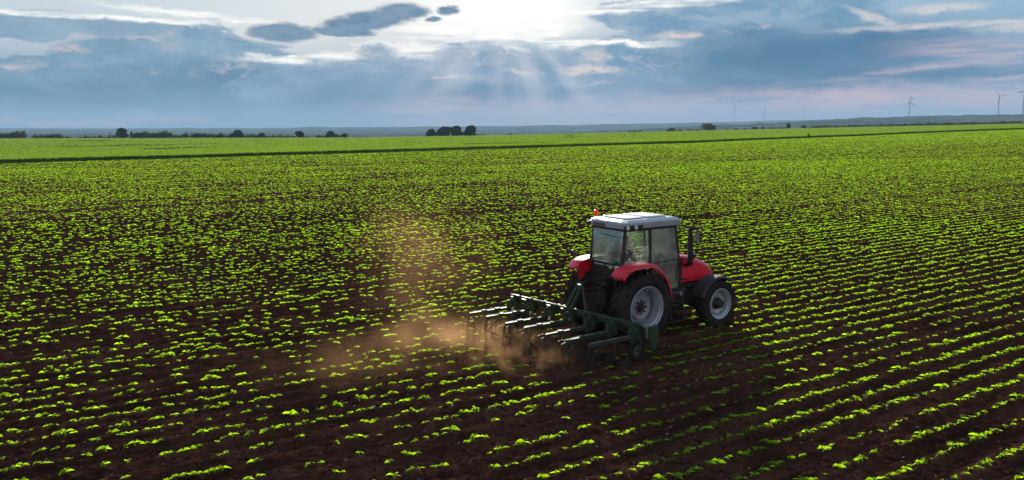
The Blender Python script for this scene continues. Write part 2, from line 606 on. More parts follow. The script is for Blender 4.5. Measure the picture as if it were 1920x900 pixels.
def seedling_proto(rng, level):
    """level 0: near plant with stem and 6 leaves; 1: four leaves; 2: a two-leaf sprig"""
    V, Q = [], []

    def add(v, q):
        Q.append(q + sum(len(a) for a in V)); V.append(v)
    h = rng.uniform(.038, .06)
    base = rng.uniform(0, math.pi)
    base = 0.0
    if level == 0:
        r = .004
        ring = np.array([(r, 0), (-r * .5, r * .87), (-r * .5, -r * .87)])
        sv = np.array([(x, y, -.02) for x, y in ring] + [(x * .7, y * .7, h) for x, y in ring])
        add(sv, np.array([(0, 1, 4, 3), (1, 2, 5, 4), (2, 0, 3, 5)]))
        specs = [(base, .105, .056, h * .75, (.30, .34)), (base + math.pi, .105, .056, h * .75, (.30, .34)),
                 (base + 1.4, .06, .035, h * .9, (.5, .5)), (base - 1.6, .06, .035, h * .9, (.5, .5)),
                 (base + .4, .05, .028, h, (.8, .5)), (base + 3.4, .05, .028, h, (.8, .5))]
        ns = 4
    elif level == 1:
        specs = [(base, .105, .058, h * .75, (.30, .34)), (base + math.pi, .105, .058, h * .75, (.30, .34)),
                 (base + 1.5, .06, .04, h, (.6, .5)), (base + 3.6, .06, .035, h, (.7, .5))]
        ns = 2
    else:
        specs = [(base, .13, .075, h * .7, (.4, .3)), (base + math.pi, .13, .075, h * .7, (.4, .3)), (base + 1.5, .08, .06, h * .7, (.6, .3))]
        ns = 1
    for a, L, W, z, cv in specs:
        L *= rng.uniform(.75, 1.25)
        v, q = leaf_patch(L, W * rng.uniform(.8, 1.2), ns, rng.uniform(.2, .6), (cv[0] * rng.uniform(.6, 1.4), cv[1]))
        ro = rng.choice([-1, 1]) * rng.uniform(.25, .95)
        v = np.stack([v[:, 0], v[:, 1] * math.cos(ro) - v[:, 2] * math.sin(ro) * .3, v[:, 2] + v[:, 1] * math.sin(ro)], 1)
        v = rotz(v, a + rng.uniform(-.4, .4))
        v[:, 2] += z
        add(v, q)
    return np.concatenate(V), np.concatenate(Q)


def scatter(protos, X, Y, Z, ang, scale, pick):
    VV, QQ, off = [], [], 0
    for k, (v, q) in enumerate(protos):
        m = np.where(pick == k)[0]
        if not len(m):
            continue
        c, s = np.cos(ang[m])[:, None], np.sin(ang[m])[:, None]
        sc = scale[m][:, None]
        x = (v[None, :, 0] * c - v[None, :, 1] * s) * sc + X[m][:, None]
        y = (v[None, :, 0] * s + v[None, :, 1] * c) * sc + Y[m][:, None]
        z = v[None, :, 2] * sc + Z[m][:, None]
        VV.append(np.stack([x, y, z], -1).reshape(-1, 3))
        QQ.append((q[None] + (np.arange(len(m)) * len(v))[:, None, None]).reshape(-1, 4) + off)
        off += len(m) * len(v)
    return np.concatenate(VV), np.concatenate(QQ)


# where the tractor stands: its rear axle on the ground, heading along the rows
TR_X, TR_Y, TR_TH = 2.605, 20.08, 0.968


def to_tractor(X, Y):
    fx, fy = math.sin(TR_TH), math.cos(TR_TH)
    dx, dy = X - TR_X, Y - TR_Y
    return dx * fx + dy * fy, -dx * fy + dy * fx          # forward, left


def row_points(s0, s1, t0, t1, step, row_every=1, rng=None):
    rows = np.arange(math.floor(t0 / ROW_S), math.ceil(t1 / ROW_S), row_every)
    s = np.arange(s0, s1, step)
    S, K = np.meshgrid(s, rows)
    # on the left the drill has sown every second station, on the right nearly every one
    X, Y = S * RD[0] + K * ROW_S * RN[0], S * RD[1] + K * ROW_S * RN[1]
    thick = smoothstep(-.05, .32, X / np.maximum(Y, 1))
    st = np.round(S / step).astype(int) + (K.astype(int) % 2)
    ok = (st % 2 == 0) | (rng.random(S.shape) < .62 + .36 * thick) | (step > .3)
    S = S + rng.uniform(-.34, .34, S.shape) * step + hash2(K, K * 0 + 8, 5) * step * 2
    T = K * ROW_S
    return S[ok], T[ok], K[ok]


def crop_density(S, T, K):
    """how well the seed has come up: thin stretches, skipped rows, bare wheel lines"""
    Yd = np.maximum(S * RD[1] + T * RN[1], 1)
    right = smoothstep(-.15, .35, (S * RD[0] + T * RN[0]) / Yd)
    d = .93 + .06 * right
    d = d - (.40 - .34 * right) * smoothstep(.56, .70, fbm(S / 7.0, T / 2.0, 71, 3)) - (.26 - .18 * right) * smoothstep(.5, .72, fbm(S / 1.2, K * 1.0, 73, 2))
    d = d * (1 - (.5 - .3 * right) * smoothstep(.56, .66, fbm(S / 55.0, K * .55, 91, 3)))
    rowq = hash2(K, K * 0 + 3, 77)
    d = d * np.where(rowq < .06, .55, 1.0)
    tram = (np.floor(K) % 23)
    tr = np.isin(tram, [4])
    d = np.where(tr, d * (.30 + .5 * smoothstep(.4, .6, fbm(S / 18.0, K * .3, 79, 2))), d)
    return np.clip(d, 0, 1)


def in_view(X, Y, m=.72):
    return (np.abs(X) < m * Y + 2)


def build_crop():
    rng = np.random.default_rng(11)
    P0 = [seedling_proto(rng, 0) for _ in range(9)]
    P1 = [seedling_proto(rng, 1) for _ in range(8)]
    P2 = [seedling_proto(rng, 2) for _ in range(6)]
    allV, allQ, off = [], [], 0

    def emit(v, q):
        nonlocal off
        allV.append(v); allQ.append(q + off); off += len(v)

    def place(y0, y1, step, every, s_rng, t_rng):
        S, T, K = row_points(s_rng[0], s_rng[1], t_rng[0], t_rng[1], step, every, rng)
        keep = rng.random(S.shape) < crop_density(S, T, K)
        S, T, K = S[keep], T[keep], K[keep]
        T = T + rng.normal(0, .009, T.shape)
        X, Y = S * RD[0] + T * RN[0], S * RD[1] + T * RN[1]
        lim = np.interp(X / np.maximum(Y, 1), _u, STRIP_Y) - 2
        m = (Y > y0) & (Y <= y1) & in_view(X, Y) & (Y < lim)
        X, Y, S, T = X[m], Y[m], S[m], T[m]
        # no plants under the wheels or where the shares are cutting
        f, l = to_tractor(X, Y)
        under = (((np.abs(f) < 1.0) & (np.abs(np.abs(l) - .87) < .33)) | ((np.abs(f - 2.6) < .75) & (np.abs(np.abs(l) - .85) < .28))
                 | ((f > -3.6) & (f < -1.0) & (np.abs(l) < 2.5) & (rng.random(len(f)) < .75)))
        X, Y, S, T = X[~under], Y[~under], S[~under], T[~under]
        Z = terrain(X, Y)
        return X, Y, Z, S, T

    def lay(n):
        a = .38 + rng.normal(0, .42, n) + np.pi * rng.integers(0, 2, n)
        return np.where(rng.random(n) < .18, rng.uniform(0, 2 * np.pi, n), a)

    # near: every plant with its own leaves
    X, Y, Z, S, T = place(8.9, 44, .135, 1, (-34, 70), (-60, 20))
    Z = Z + np.where(np.hypot(X, Y) < 52, soil_height(S, T) - .005, 0)
    n = len(X)
    ang, sc, pk = lay(n), np.clip(.84 * np.exp(rng.normal(0, .24, n)), .35, 1.5), rng.integers(0, 9, n)
    inside = np.where((np.abs(X) < .60 * Y) & (Y > 9.4))[0]
    order = inside[np.argsort(Y[inside])][:300]
    first = np.zeros(n, bool); first[order] = True
    protos = []
    for k, (v, q) in enumerate(P0):
        me = bpy.data.meshes.new('seedling')
        me.from_pydata([tuple(map(float, p)) for p in v], [], [tuple(map(int, a)) for a in q])
        for p in me.polygons:
            p.use_smooth = True
        me.materials.append(LEAF)
        protos.append(me)
    for j in order:
        o = bpy.data.objects.new('seedling', protos[pk[j]])
        COL.objects.link(o)
        o.location = (X[j], Y[j], Z[j])
        o.rotation_euler = (0, 0, ang[j])
        o.scale = (sc[j],) * 3
        tag(o, 'single bright green seedling in the dark soil of the nearest crop rows', 'seedling', 'seedlings in the nearest crop rows')
    r = ~first
    emit(*scatter(P0, X[r], Y[r], Z[r], ang[r], sc[r], pk[r]))
    # middle distance
    X, Y, Z, S, T = place(44, 115, .17, 1, (-60, 200), (-150, 45))
    Z = Z + np.where(np.hypot(X, Y) < 52, soil_height(S, T) - .005, 0)
    n = len(X)
    print('mid plants', n)
    emit(*scatter(P1, X, Y, Z, lay(n), np.clip(.84 * np.exp(rng.normal(0, .22, n)), .4, 1.4), rng.integers(0, 8, n)))
    # far rows: sprigs
    X, Y, Z, S, T = place(115, 400, .5, 1, (-130, 560), (-330, 80))
    n = len(X)
    print('far plants', n)
    emit(*scatter(P2, X, Y, Z, lay(n), np.clip(rng.normal(1.9, .3, n), 1.0, 2.6), rng.integers(0, 6, n)))
    o = mesh_object('crop_rows', np.concatenate(allV), np.concatenate(allQ), LEAF, None, True)
    tag(o, 'rows of bright green seedlings stretching away across the brown field', 'crop', kind='stuff')


build_crop()


def build_grain():
    """a standing crop of grain beyond the seedlings: a canopy with a shaded front and blades on top"""
    rng = np.random.default_rng(5)
    us = np.linspace(col_u(-250), col_u(2170), 700)
    H = .62
    ks = np.concatenate([[0.0], np.geomspace(.004, 1, 60)])
    ys, ye = np.interp(us, _u, STRIP_Y), np.interp(us, _u, EDGE_Y)
    U, K = np.meshgrid(us, ks)
    Y = ys[None] + (ye - ys)[None] * K
    X = U * Y
    Z = terrain(X, Y) + H * .8 + (fbm(X / 1.2, Y / 4, 3, 3) - .5) * .25
    nr, na = X.shape
    i = np.arange(nr - 1)[:, None] * na + np.arange(na - 1)[None, :]
    q = np.stack([i, i + 1, i + na + 1, i + na], -1).reshape(-1, 4)
    V = np.stack([X, Y, Z], -1).reshape(-1, 3)
    foot = np.stack([X[0], Y[0] - .1, terrain(X[0], Y[0]) - .1], -1)
    j = np.arange(na - 1)
    qf = np.stack([len(V) + j, len(V) + j + 1, j + 1, j], -1)
    V, q = np.concatenate([V, foot]), np.concatenate([q, qf])
    # blades: narrow upright leaves in rows, thick near the front edge, thinner behind
    pro = []
    for _ in range(6):
        vv, qq = [], []
        for b in range(5):
            a, l, w = rng.uniform(0, 6.28), rng.uniform(.35, .55), rng.uniform(.03, .06)
            x0, y0 = rng.uniform(-.3, .3, 2)
            dx, dy = rng.normal(0, .12, 2)
            ca, sa = math.cos(a) * w, math.sin(a) * w
            k = len(vv)
            vv += [(x0 - ca, y0 - sa, .3), (x0 + ca, y0 + sa, .3), (x0 + dx + ca * .7, y0 + dy + sa * .7, .3 + l * .6), (x0 + dx - ca * .7, y0 + dy - sa * .7, .3 + l * .6),
                   (x0 + dx * 2 + ca * .2, y0 + dy * 2 + sa * .2, .3 + l), (x0 + dx * 2 - ca * .2, y0 + dy * 2 - sa * .2, .3 + l)]
            qq += [(k, k + 1, k + 2, k + 3), (k + 3, k + 2, k + 4, k + 5)]
        pro.append((np.array(vv), np.array(qq)))
    n = 120000
    u = rng.uniform(us[0], us[-1], n)
    k = rng.random(n) ** 2.2
    y = np.interp(u, _u, STRIP_Y); yy = y + (np.interp(u, _u, EDGE_Y) - y) * k
    x = u * yy
    keep = fbm(x / 30, yy / 60, 15, 3) > .30
    x, yy, k = x[keep], yy[keep], k[keep]
    n = len(x)
    sc = .8 + .9 * k + rng.uniform(-.15, .15, n)
    z = terrain(x, yy) + H * .8 - .3 * sc - .06
    v2, q2 = scatter(pro, x, yy, z, rng.uniform(0, 6.28, n), sc, rng.integers(0, 6, n))

    def body(N):
        P = N.n('ShaderNodeNewGeometry').outputs['Position']
        n1 = N.noise(N.vec('MULTIPLY', P, (.012, .05, 0)), 1, 4, .6)
        n2 = N.noise(N.vec('MULTIPLY', P, (1.5, .6, 3)), 1, 4, .6)
        c = N.mix(N.smooth(n1, .35, .65), (.06, .12, .018, 1), (.11, .18, .028, 1))
        c = N.mix(N.math('MULTIPLY', n2, .5), c, (.05, .08, .02, 1))
        return diffuse(N, c)
    o = mesh_object('grain_field', V, q.astype(np.int32), material('grain canopy', body), None, True)
    o.data.materials.append(GRAIN)
    tag(o, 'pale green standing grain beyond the seedling rows', 'grain field', kind='stuff')
    # the blades belong to the same crop: join their faces into it
    me = o.data
    nv, nq = len(V), len(q)
    me2 = bpy.data.meshes.new('grain_field')
    allv = np.concatenate([V, v2]); allq = np.concatenate([q, q2 + nv]).astype(np.int32)
    me2.vertices.add(len(allv)); me2.loops.add(len(allq) * 4); me2.polygons.add(len(allq))
    me2.vertices.foreach_set('co', allv.astype(np.float32).ravel())
    me2.loops.foreach_set('vertex_index', allq.ravel())
    me2.polygons.foreach_set('loop_start', np.arange(len(allq), dtype=np.int32) * 4)
    me2.polygons.foreach_set('loop_total', np.full(len(allq), 4, dtype=np.int32))
    mi = np.zeros(len(allq), dtype=np.int32); mi[nq:] = 1
    me2.materials.append(me.materials[0]); me2.materials.append(GRAIN)
    me2.polygons.foreach_set('material_index', mi)
    me2.polygons.foreach_set('use_smooth', np.ones(len(allq), dtype=bool))
    me2.update(calc_edges=True)
    o.data = me2


build_grain()


# ------------------------------------------------------------------ shape collector: many boxes, bars, tubes -> ONE mesh
class MB:
    def __init__(self):
        self.v, self.f = [], []

    def _add(self, v, f):
        k = len(self.v)
        self.v += [tuple(p) for p in v]
        self.f += [tuple(i + k for i in q) for q in f]
        return self

    def box(self, c, s, rot=None):
        c = Vector(c)
        pts = []
        for x in (-.5, .5):
            for y in (-.5, .5):
                for z in (-.5, .5):
                    p = Vector((x * s[0], y * s[1], z * s[2]))
                    pts.append(c + (rot @ p if rot else p))
        return self._add(pts, [(0, 1, 3, 2), (4, 6, 7, 5), (0, 4, 5, 1), (2, 3, 7, 6), (0, 2, 6, 4), (1, 5, 7, 3)])

    def bar(self, p0, p1, w, h, up=(0, 0, 1)):
        """rectangular bar from p0 to p1"""
        p0, p1 = Vector(p0), Vector(p1)
        d = (p1 - p0).normalized()
        u = Vector(up)
        if abs(d.dot(u)) > .98:
            u = Vector((1, 0, 0))
        s = d.cross(u).normalized()
        u = s.cross(d)
        m = Matrix((d, s, u)).transposed()
        return self.box((p0 + p1) / 2, ((p1 - p0).length, w, h), m)

    def tube(self, pts, r, n=10, cap=True):
        pts = [Vector(p) for p in pts]
        rs = r if isinstance(r, (list, tuple)) else [r] * len(pts)
        v, f = [], []
        prev = None
        for i, p in enumerate(pts):
            d = (pts[min(i + 1, len(pts) - 1)] - pts[max(i - 1, 0)]).normalized()
            a = prev if prev is not None else (Vector((0, 0, 1)) if abs(d.z) < .9 else Vector((1, 0, 0)))
            a = (a - d * a.dot(d)).normalized()
            prev = a
            b = d.cross(a)
            for k in range(n):
                t = 2 * math.pi * k / n
                v.append(p + (a * math.cos(t) + b * math.sin(t)) * rs[i])
        for i in range(len(pts) - 1):
            for k in range(n):
                q = (k + 1) % n
                f.append((i * n + k, i * n + q, (i + 1) * n + q, (i + 1) * n + k))
        if cap:
            f.append(tuple(range(n - 1, -1, -1)))
            f.append(tuple((len(pts) - 1) * n + k for k in range(n)))
        return self._add(v, f)

    def lathe(self, prof, c=(0, 0, 0), axis='y', n=48, closed=False):
        """prof = [(radius, position along axis)]"""
        v, f = [], []
        for i, (r, a) in enumerate(prof):
            for k in range(n):
                t = 2 * math.pi * k / n
                x, z = r * math.cos(t), r * math.sin(t)
                p = {'y': (x, a, z), 'z': (x, z, a), 'x': (a, x, z)}[axis]
                v.append(Vector(p) + Vector(c))
        m = len(prof)
        for i in range(m if closed else m - 1):
            j = (i + 1) % m
            for k in range(n):
                q = (k + 1) % n
                f.append((i * n + k, i * n + q, j * n + q, j * n + k))
        return self._add(v, f)

    def prism(self, poly, a0, a1, axis='y'):
        """polygon in the two other axes, pushed from a0 to a1"""
        n = len(poly)
        mk = {'y': lambda p, a: (p[0], a, p[1]), 'x': lambda p, a: (a, p[0], p[1]), 'z': lambda p, a: (p[0], p[1], a)}[axis]
        v = [mk(p, a0) for p in poly] + [mk(p, a1) for p in poly]
        f = [tuple(range(n - 1, -1, -1)), tuple(range(n, 2 * n))]
        f += [(k, (k + 1) % n, n + (k + 1) % n, n + k) for k in range(n)]
        return self._add(v, f)

    def plate(self, pts, th):
        """flat polygon in space with thickness"""
        pts = [Vector(p) for p in pts]
        nrm = (pts[1] - pts[0]).cross(pts[2] - pts[1]).normalized() * th / 2
        n = len(pts)
        v = [p - nrm for p in pts] + [p + nrm for p in pts]
        f = [tuple(range(n - 1, -1, -1)), tuple(range(n, 2 * n))]
        f += [(k, (k + 1) % n, n + (k + 1) % n, n + k) for k in range(n)]
        return self._add(v, f)

    def loft(self, rings, cap=True):
        n = len(rings[0])
        v = [p for r in rings for p in r]
        f = []
        for i in range(len(rings) - 1):
            for k in range(n):
                q = (k + 1) % n
                f.append((i * n + k, i * n + q, (i + 1) * n + q, (i + 1) * n + k))
        if cap:
            f.append(tuple(range(n - 1, -1, -1)))
            f.append(tuple((len(rings) - 1) * n + k for k in range(n)))
        return self._add(v, f)

    def build(self, name, mat, parent=None, bevel=0.0, smooth=False, seg=2):
        me = bpy.data.meshes.new(name)
        me.from_pydata(self.v, [], self.f)
        bm = bmesh.new(); bm.from_mesh(me)
        bmesh.ops.recalc_face_normals(bm, faces=bm.faces)
        bm.to_mesh(me); bm.free()
        me.materials.append(mat)
        ob = bpy.data.objects.new(name, me)
        COL.objects.link(ob)
        if parent:
            ob.parent = parent
        if smooth:
            for p in me.polygons:
                p.use_smooth = True
            me.set_sharp_from_angle(angle=R(38))
        if bevel:
            b = ob.modifiers.new('bevel', 'BEVEL')
            b.width, b.segments, b.limit_method, b.angle_limit = bevel, seg, 'ANGLE', R(35)
        return ob


# ------------------------------------------------------------------ materials of made things
def paint(name, col, rough=.35, metal=0.0, coat=0.0, dirt=.35, dirtcol=(.10, .055, .038, 1), spec=.5):
    def mat(N):
        co = objco(N)
        n = N.noise(N.vec('MULTIPLY', co, (3, 3, 3)), 1, 6, .65)
        g = N.noise(N.vec('MULTIPLY', co, (14, 14, 14)), 1, 4, .6)
        f = N.math('MULTIPLY', N.smooth(n, .42, .78), dirt)
        f = N.math('ADD', f, N.math('MULTIPLY', N.smooth(g, .6, .8), dirt * .4))
        c = N.mix(f, tuple(col) + (1,), dirtcol)
        r = N.math('ADD', rough, N.math('MULTIPLY', f, .5), clamp=True)
        return principled(N, c, r, metal, spec, None, coat)
    return material(name, mat)


M = {}
M['red'] = paint('red paint', (.85, .008, .035), .34, 0, .4, .24)
M['black'] = paint('black trim', (.012, .012, .013), .45, 0, 0, .25)
M['mudguard'] = paint('dusty black mudguard', (.022, .02, .02), .6, 0, 0, .9, (.11, .075, .058, 1))
M['dark'] = paint('oily dark iron', (.02, .018, .018), .55, .2, 0, .45)
M['roof'] = paint('pale grey roof', (.60, .63, .65), .4, 0, .2, .22, (.35, .30, .26, 1))
M['fascia'] = paint('grey roof fascia', (.36, .38, .43), .4, 0, .2, .15)
M['rubber'] = paint('dusty tyre rubber', (.020, .018, .018), .8, 0, 0, .9, (.085, .055, .042, 1), .25)
M['rim'] = paint('silver grey rim', (.46, .49, .55), .45, .35, .1, .40)
M['rimdark'] = paint('grey wheel disc', (.33, .35, .40), .5, .2, 0, .45)
M['hub'] = paint('dark hub', (.05, .03, .035), .5, .3, 0, .4)
M['edge'] = paint('bare worn edge', (.24, .23, .19), .75, .1, 0, .6)
M['steel'] = paint('worn steel', (.42, .40, .38), .38, .9, 0, .4)
M['seat'] = paint('seat cloth', (.09, .10, .11), .85, 0, 0, .2)
M['green'] = paint('implement green', (.028, .050, .022), .55, 0, .0, .5, (.075, .05, .036, 1))
M['lampglass'] = paint('lamp glass', (.75, .75, .72), .15, .3, .5, .05)
M['yellow'] = paint('yellow label', (.7, .5, .02), .5, 0, 0, .1)
M['plate'] = paint('brown plate', (.16, .09, .08), .4, 0, 0, .4)
M['taillamp'] = paint('tail lamp plastic', (.55, .06, .01), .2, 0, .5, .05)
M['skin'] = paint('skin', (.45, .24, .16), .6, 0, 0, 0)
M['shirt'] = paint('dark shirt', (.02, .022, .03), .9, 0, 0, 0)
M['trousers'] = paint('beige trousers', (.38, .32, .24), .9, 0, 0, .1)
M['hair'] = paint('dark hair', (.02, .014, .01), .8, 0, 0, 0)


def beacon_mat(N):
    p = principled(N, (.95, .16, .01, 1), .25, 0, .5, None, .3)
    t = N.n('ShaderNodeBsdfTranslucent'); t.inputs['Color'].default_value = (1, .25, .02, 1)
    m = N.n('ShaderNodeMixShader'); m.inputs[0].default_value = .55
    N.t.links.new(p, m.inputs[1]); N.t.links.new(t.outputs[0], m.inputs[2])
    return m.outputs[0]


M['beacon'] = material('amber beacon plastic', beacon_mat)


def glass_mat(N):
    co = objco(N)
    dust = N.smooth(N.noise(N.vec('MULTIPLY', co, (5, 5, 5)), 1, 5, .65), .35, .75)
    t = N.n('ShaderNodeBsdfTransparent'); t.inputs['Color'].default_value = (.95, 1.0, .98, 1)
    g = N.n('ShaderNodeBsdfGlossy'); g.inputs['Color'].default_value = (1, 1, 1, 1); g.inputs['Roughness'].default_value = .04
    lw = N.n('ShaderNodeLayerWeight'); lw.inputs['Blend'].default_value = .28
    f = N.math('ADD', .05, N.math('MULTIPLY', lw.outputs['Fresnel'], .9), clamp=True)
    m = N.n('ShaderNodeMixShader')
    N.put(m.inputs[0], f)
    N.t.links.new(t.outputs[0], m.inputs[1]); N.t.links.new(g.outputs[0], m.inputs[2])
    d = N.n('ShaderNodeBsdfDiffuse'); d.inputs['Color'].default_value = (.74, .84, .85, 1)
    tr = N.n('ShaderNodeBsdfTranslucent'); tr.inputs['Color'].default_value = (.74, .84, .85, 1)
    a = N.n('ShaderNodeMixShader'); a.inputs[0].default_value = .4
    N.t.links.new(d.outputs[0], a.inputs[1]); N.t.links.new(tr.outputs[0], a.inputs[2])
    m2 = N.n('ShaderNodeMixShader')
    N.put(m2.inputs[0], N.math('ADD', .03, N.math('MULTIPLY', dust, .09)))
    N.t.links.new(m.outputs[0], m2.inputs[1]); N.t.links.new(a.outputs[0], m2.inputs[2])
    return m2.outputs[0]


M['glass'] = material('dusty tinted glass', glass_mat)


# ------------------------------------------------------------------ the tractor (x forward, y left, z up; origin under the rear axle)
def tyre_mb(RO, W, bead, nlug, lug_h):
    rt = RO - lug_h
    b = MB()
    hw = W / 2
    prof = [(bead, -hw * .82), (bead + .03, -hw * .95), (bead + (rt - bead) * .5, -hw * 1.02), (rt - .06, -hw * .99), (rt - .018, -hw * .86),
            (rt, -hw * .5), (rt + .004, 0), (rt, hw * .5), (rt - .018, hw * .86), (rt - .06, hw * .99), (bead + (rt - bead) * .5, hw * 1.02),
            (bead + .03, hw * .95), (bead, hw * .82), (bead - .02, hw * .5), (bead - .02, -hw * .5)]
    b.lathe(prof, n=72, closed=True)
    lead = .62 * W / RO * 1.25
    thk = .052 * RO / .86
    for side in (-1, 1):
        for k in range(nlug):
            a0 = 2 * math.pi * (k + (.5 if side > 0 else 0)) / nlug
            path = [(-.03, .0, RO), (.35, .42, RO), (.72, .86, RO - .012), (.96, 1.0, RO - .035), (1.02, 1.03, RO - .13)]
            rings = []
            for (tt, yy, rr) in path:
                a = a0 + lead * min(tt, 1) * .8
                y = side * hw * yy
                lo = rr - lug_h - .02
                for_ring = []
                da = thk / RO * (1.15 if tt < .8 else .95)
                for (da_, r_) in ((-da * .5, lo), (-da * .36, rr), (da * .36, rr), (da * .5, lo)):
                    for_ring.append(Vector((r_ * math.cos(a + da_), y, r_ * math.sin(a + da_))))
                rings.append(for_ring)
            b.loft(rings)
    return b


def make_wheel(root, name, loc, RO, W, rimr, nlug, front, left):
    """outer face of the wheel towards -y (the right-hand side); a left wheel is the same turned round"""
    hubm = MB()
    if front:
        hubm.lathe([(.001, -.20), (.085, -.20), (.11, -.18), (.125, -.10), (.16, -.06), (.16, -.02)], n=28)
        for k in range(8):
            t = 2 * math.pi * k / 8
            hubm.lathe([(.001, -.085), (.016, -.085), (.016, -.05)], (.138 * math.cos(t), 0, .138 * math.sin(t)), n=8)
    else:
        hubm.lathe([(.001, -.05), (.07, -.05), (.085, -.03), (.09, .0), (.12, .012), (.12, .03)], n=28)
        for k in range(8):
            t = 2 * math.pi * k / 8 + .2
            hubm.lathe([(.001, -.03), (.02, -.03), (.022, .02)], (.155 * math.cos(t), 0, .155 * math.sin(t)), n=8)
    w = hubm.build(name, M['hub'], root, smooth=True)
    w.location = loc
    w.rotation_euler = (0, random.uniform(0, 1), math.pi if left else 0)
    tyre_mb(RO, W, rimr, nlug, .05 if not front else .042).build('tyre', M['rubber'], w, smooth=True)
    hw = W / 2
    r = MB()
    r.lathe([(rimr + .008, -hw * .86), (rimr + .022, -hw * .93), (rimr + .012, -hw * .97), (rimr - .012, -hw * .9), (rimr - .02, -hw * .72), (rimr - .05, -hw * .62),
             (rimr - .058, -hw * .40), (rimr - .07, -hw * .2), (rimr - .072, hw * .3), (rimr - .02, hw * .7), (rimr + .012, hw * .95)], n=64)
    r.build('rim', M['rim'], w, smooth=True)
    d = MB()
    if front:
        d.lathe([(.14, -.028), (.20, -.03), (.235, -.045), (.255, -.05), (.275, -.03), (rimr - .062, .03)], n=56)
    else:
        d.lathe([(.10, .03), (.20, .028), (.26, .01), (.285, .005), (.30, .02), (.33, .07), (rimr - .075, .10)], n=56)
    d.build('wheel_disc', M['rim' if front else 'rimdark'], w, smooth=True)
    return w


def rounded_section(x, hw, zb, zt, r, crown=.03, n=5):
    pts = [(x, -hw, zb)]
    for k in range(n + 1):
        t = math.pi - math.pi / 2 * k / n
        pts.append((x, -hw + r + r * math.cos(t), zt - r + r * math.sin(t)))
    pts.append((x, 0, zt + crown))
    for k in range(n + 1):
        t = math.pi / 2 - math.pi / 2 * k / n
        pts.append((x, hw - r + r * math.cos(t), zt - r + r * math.sin(t)))
    pts.append((x, hw, zb))
    return [Vector(p) for p in pts]


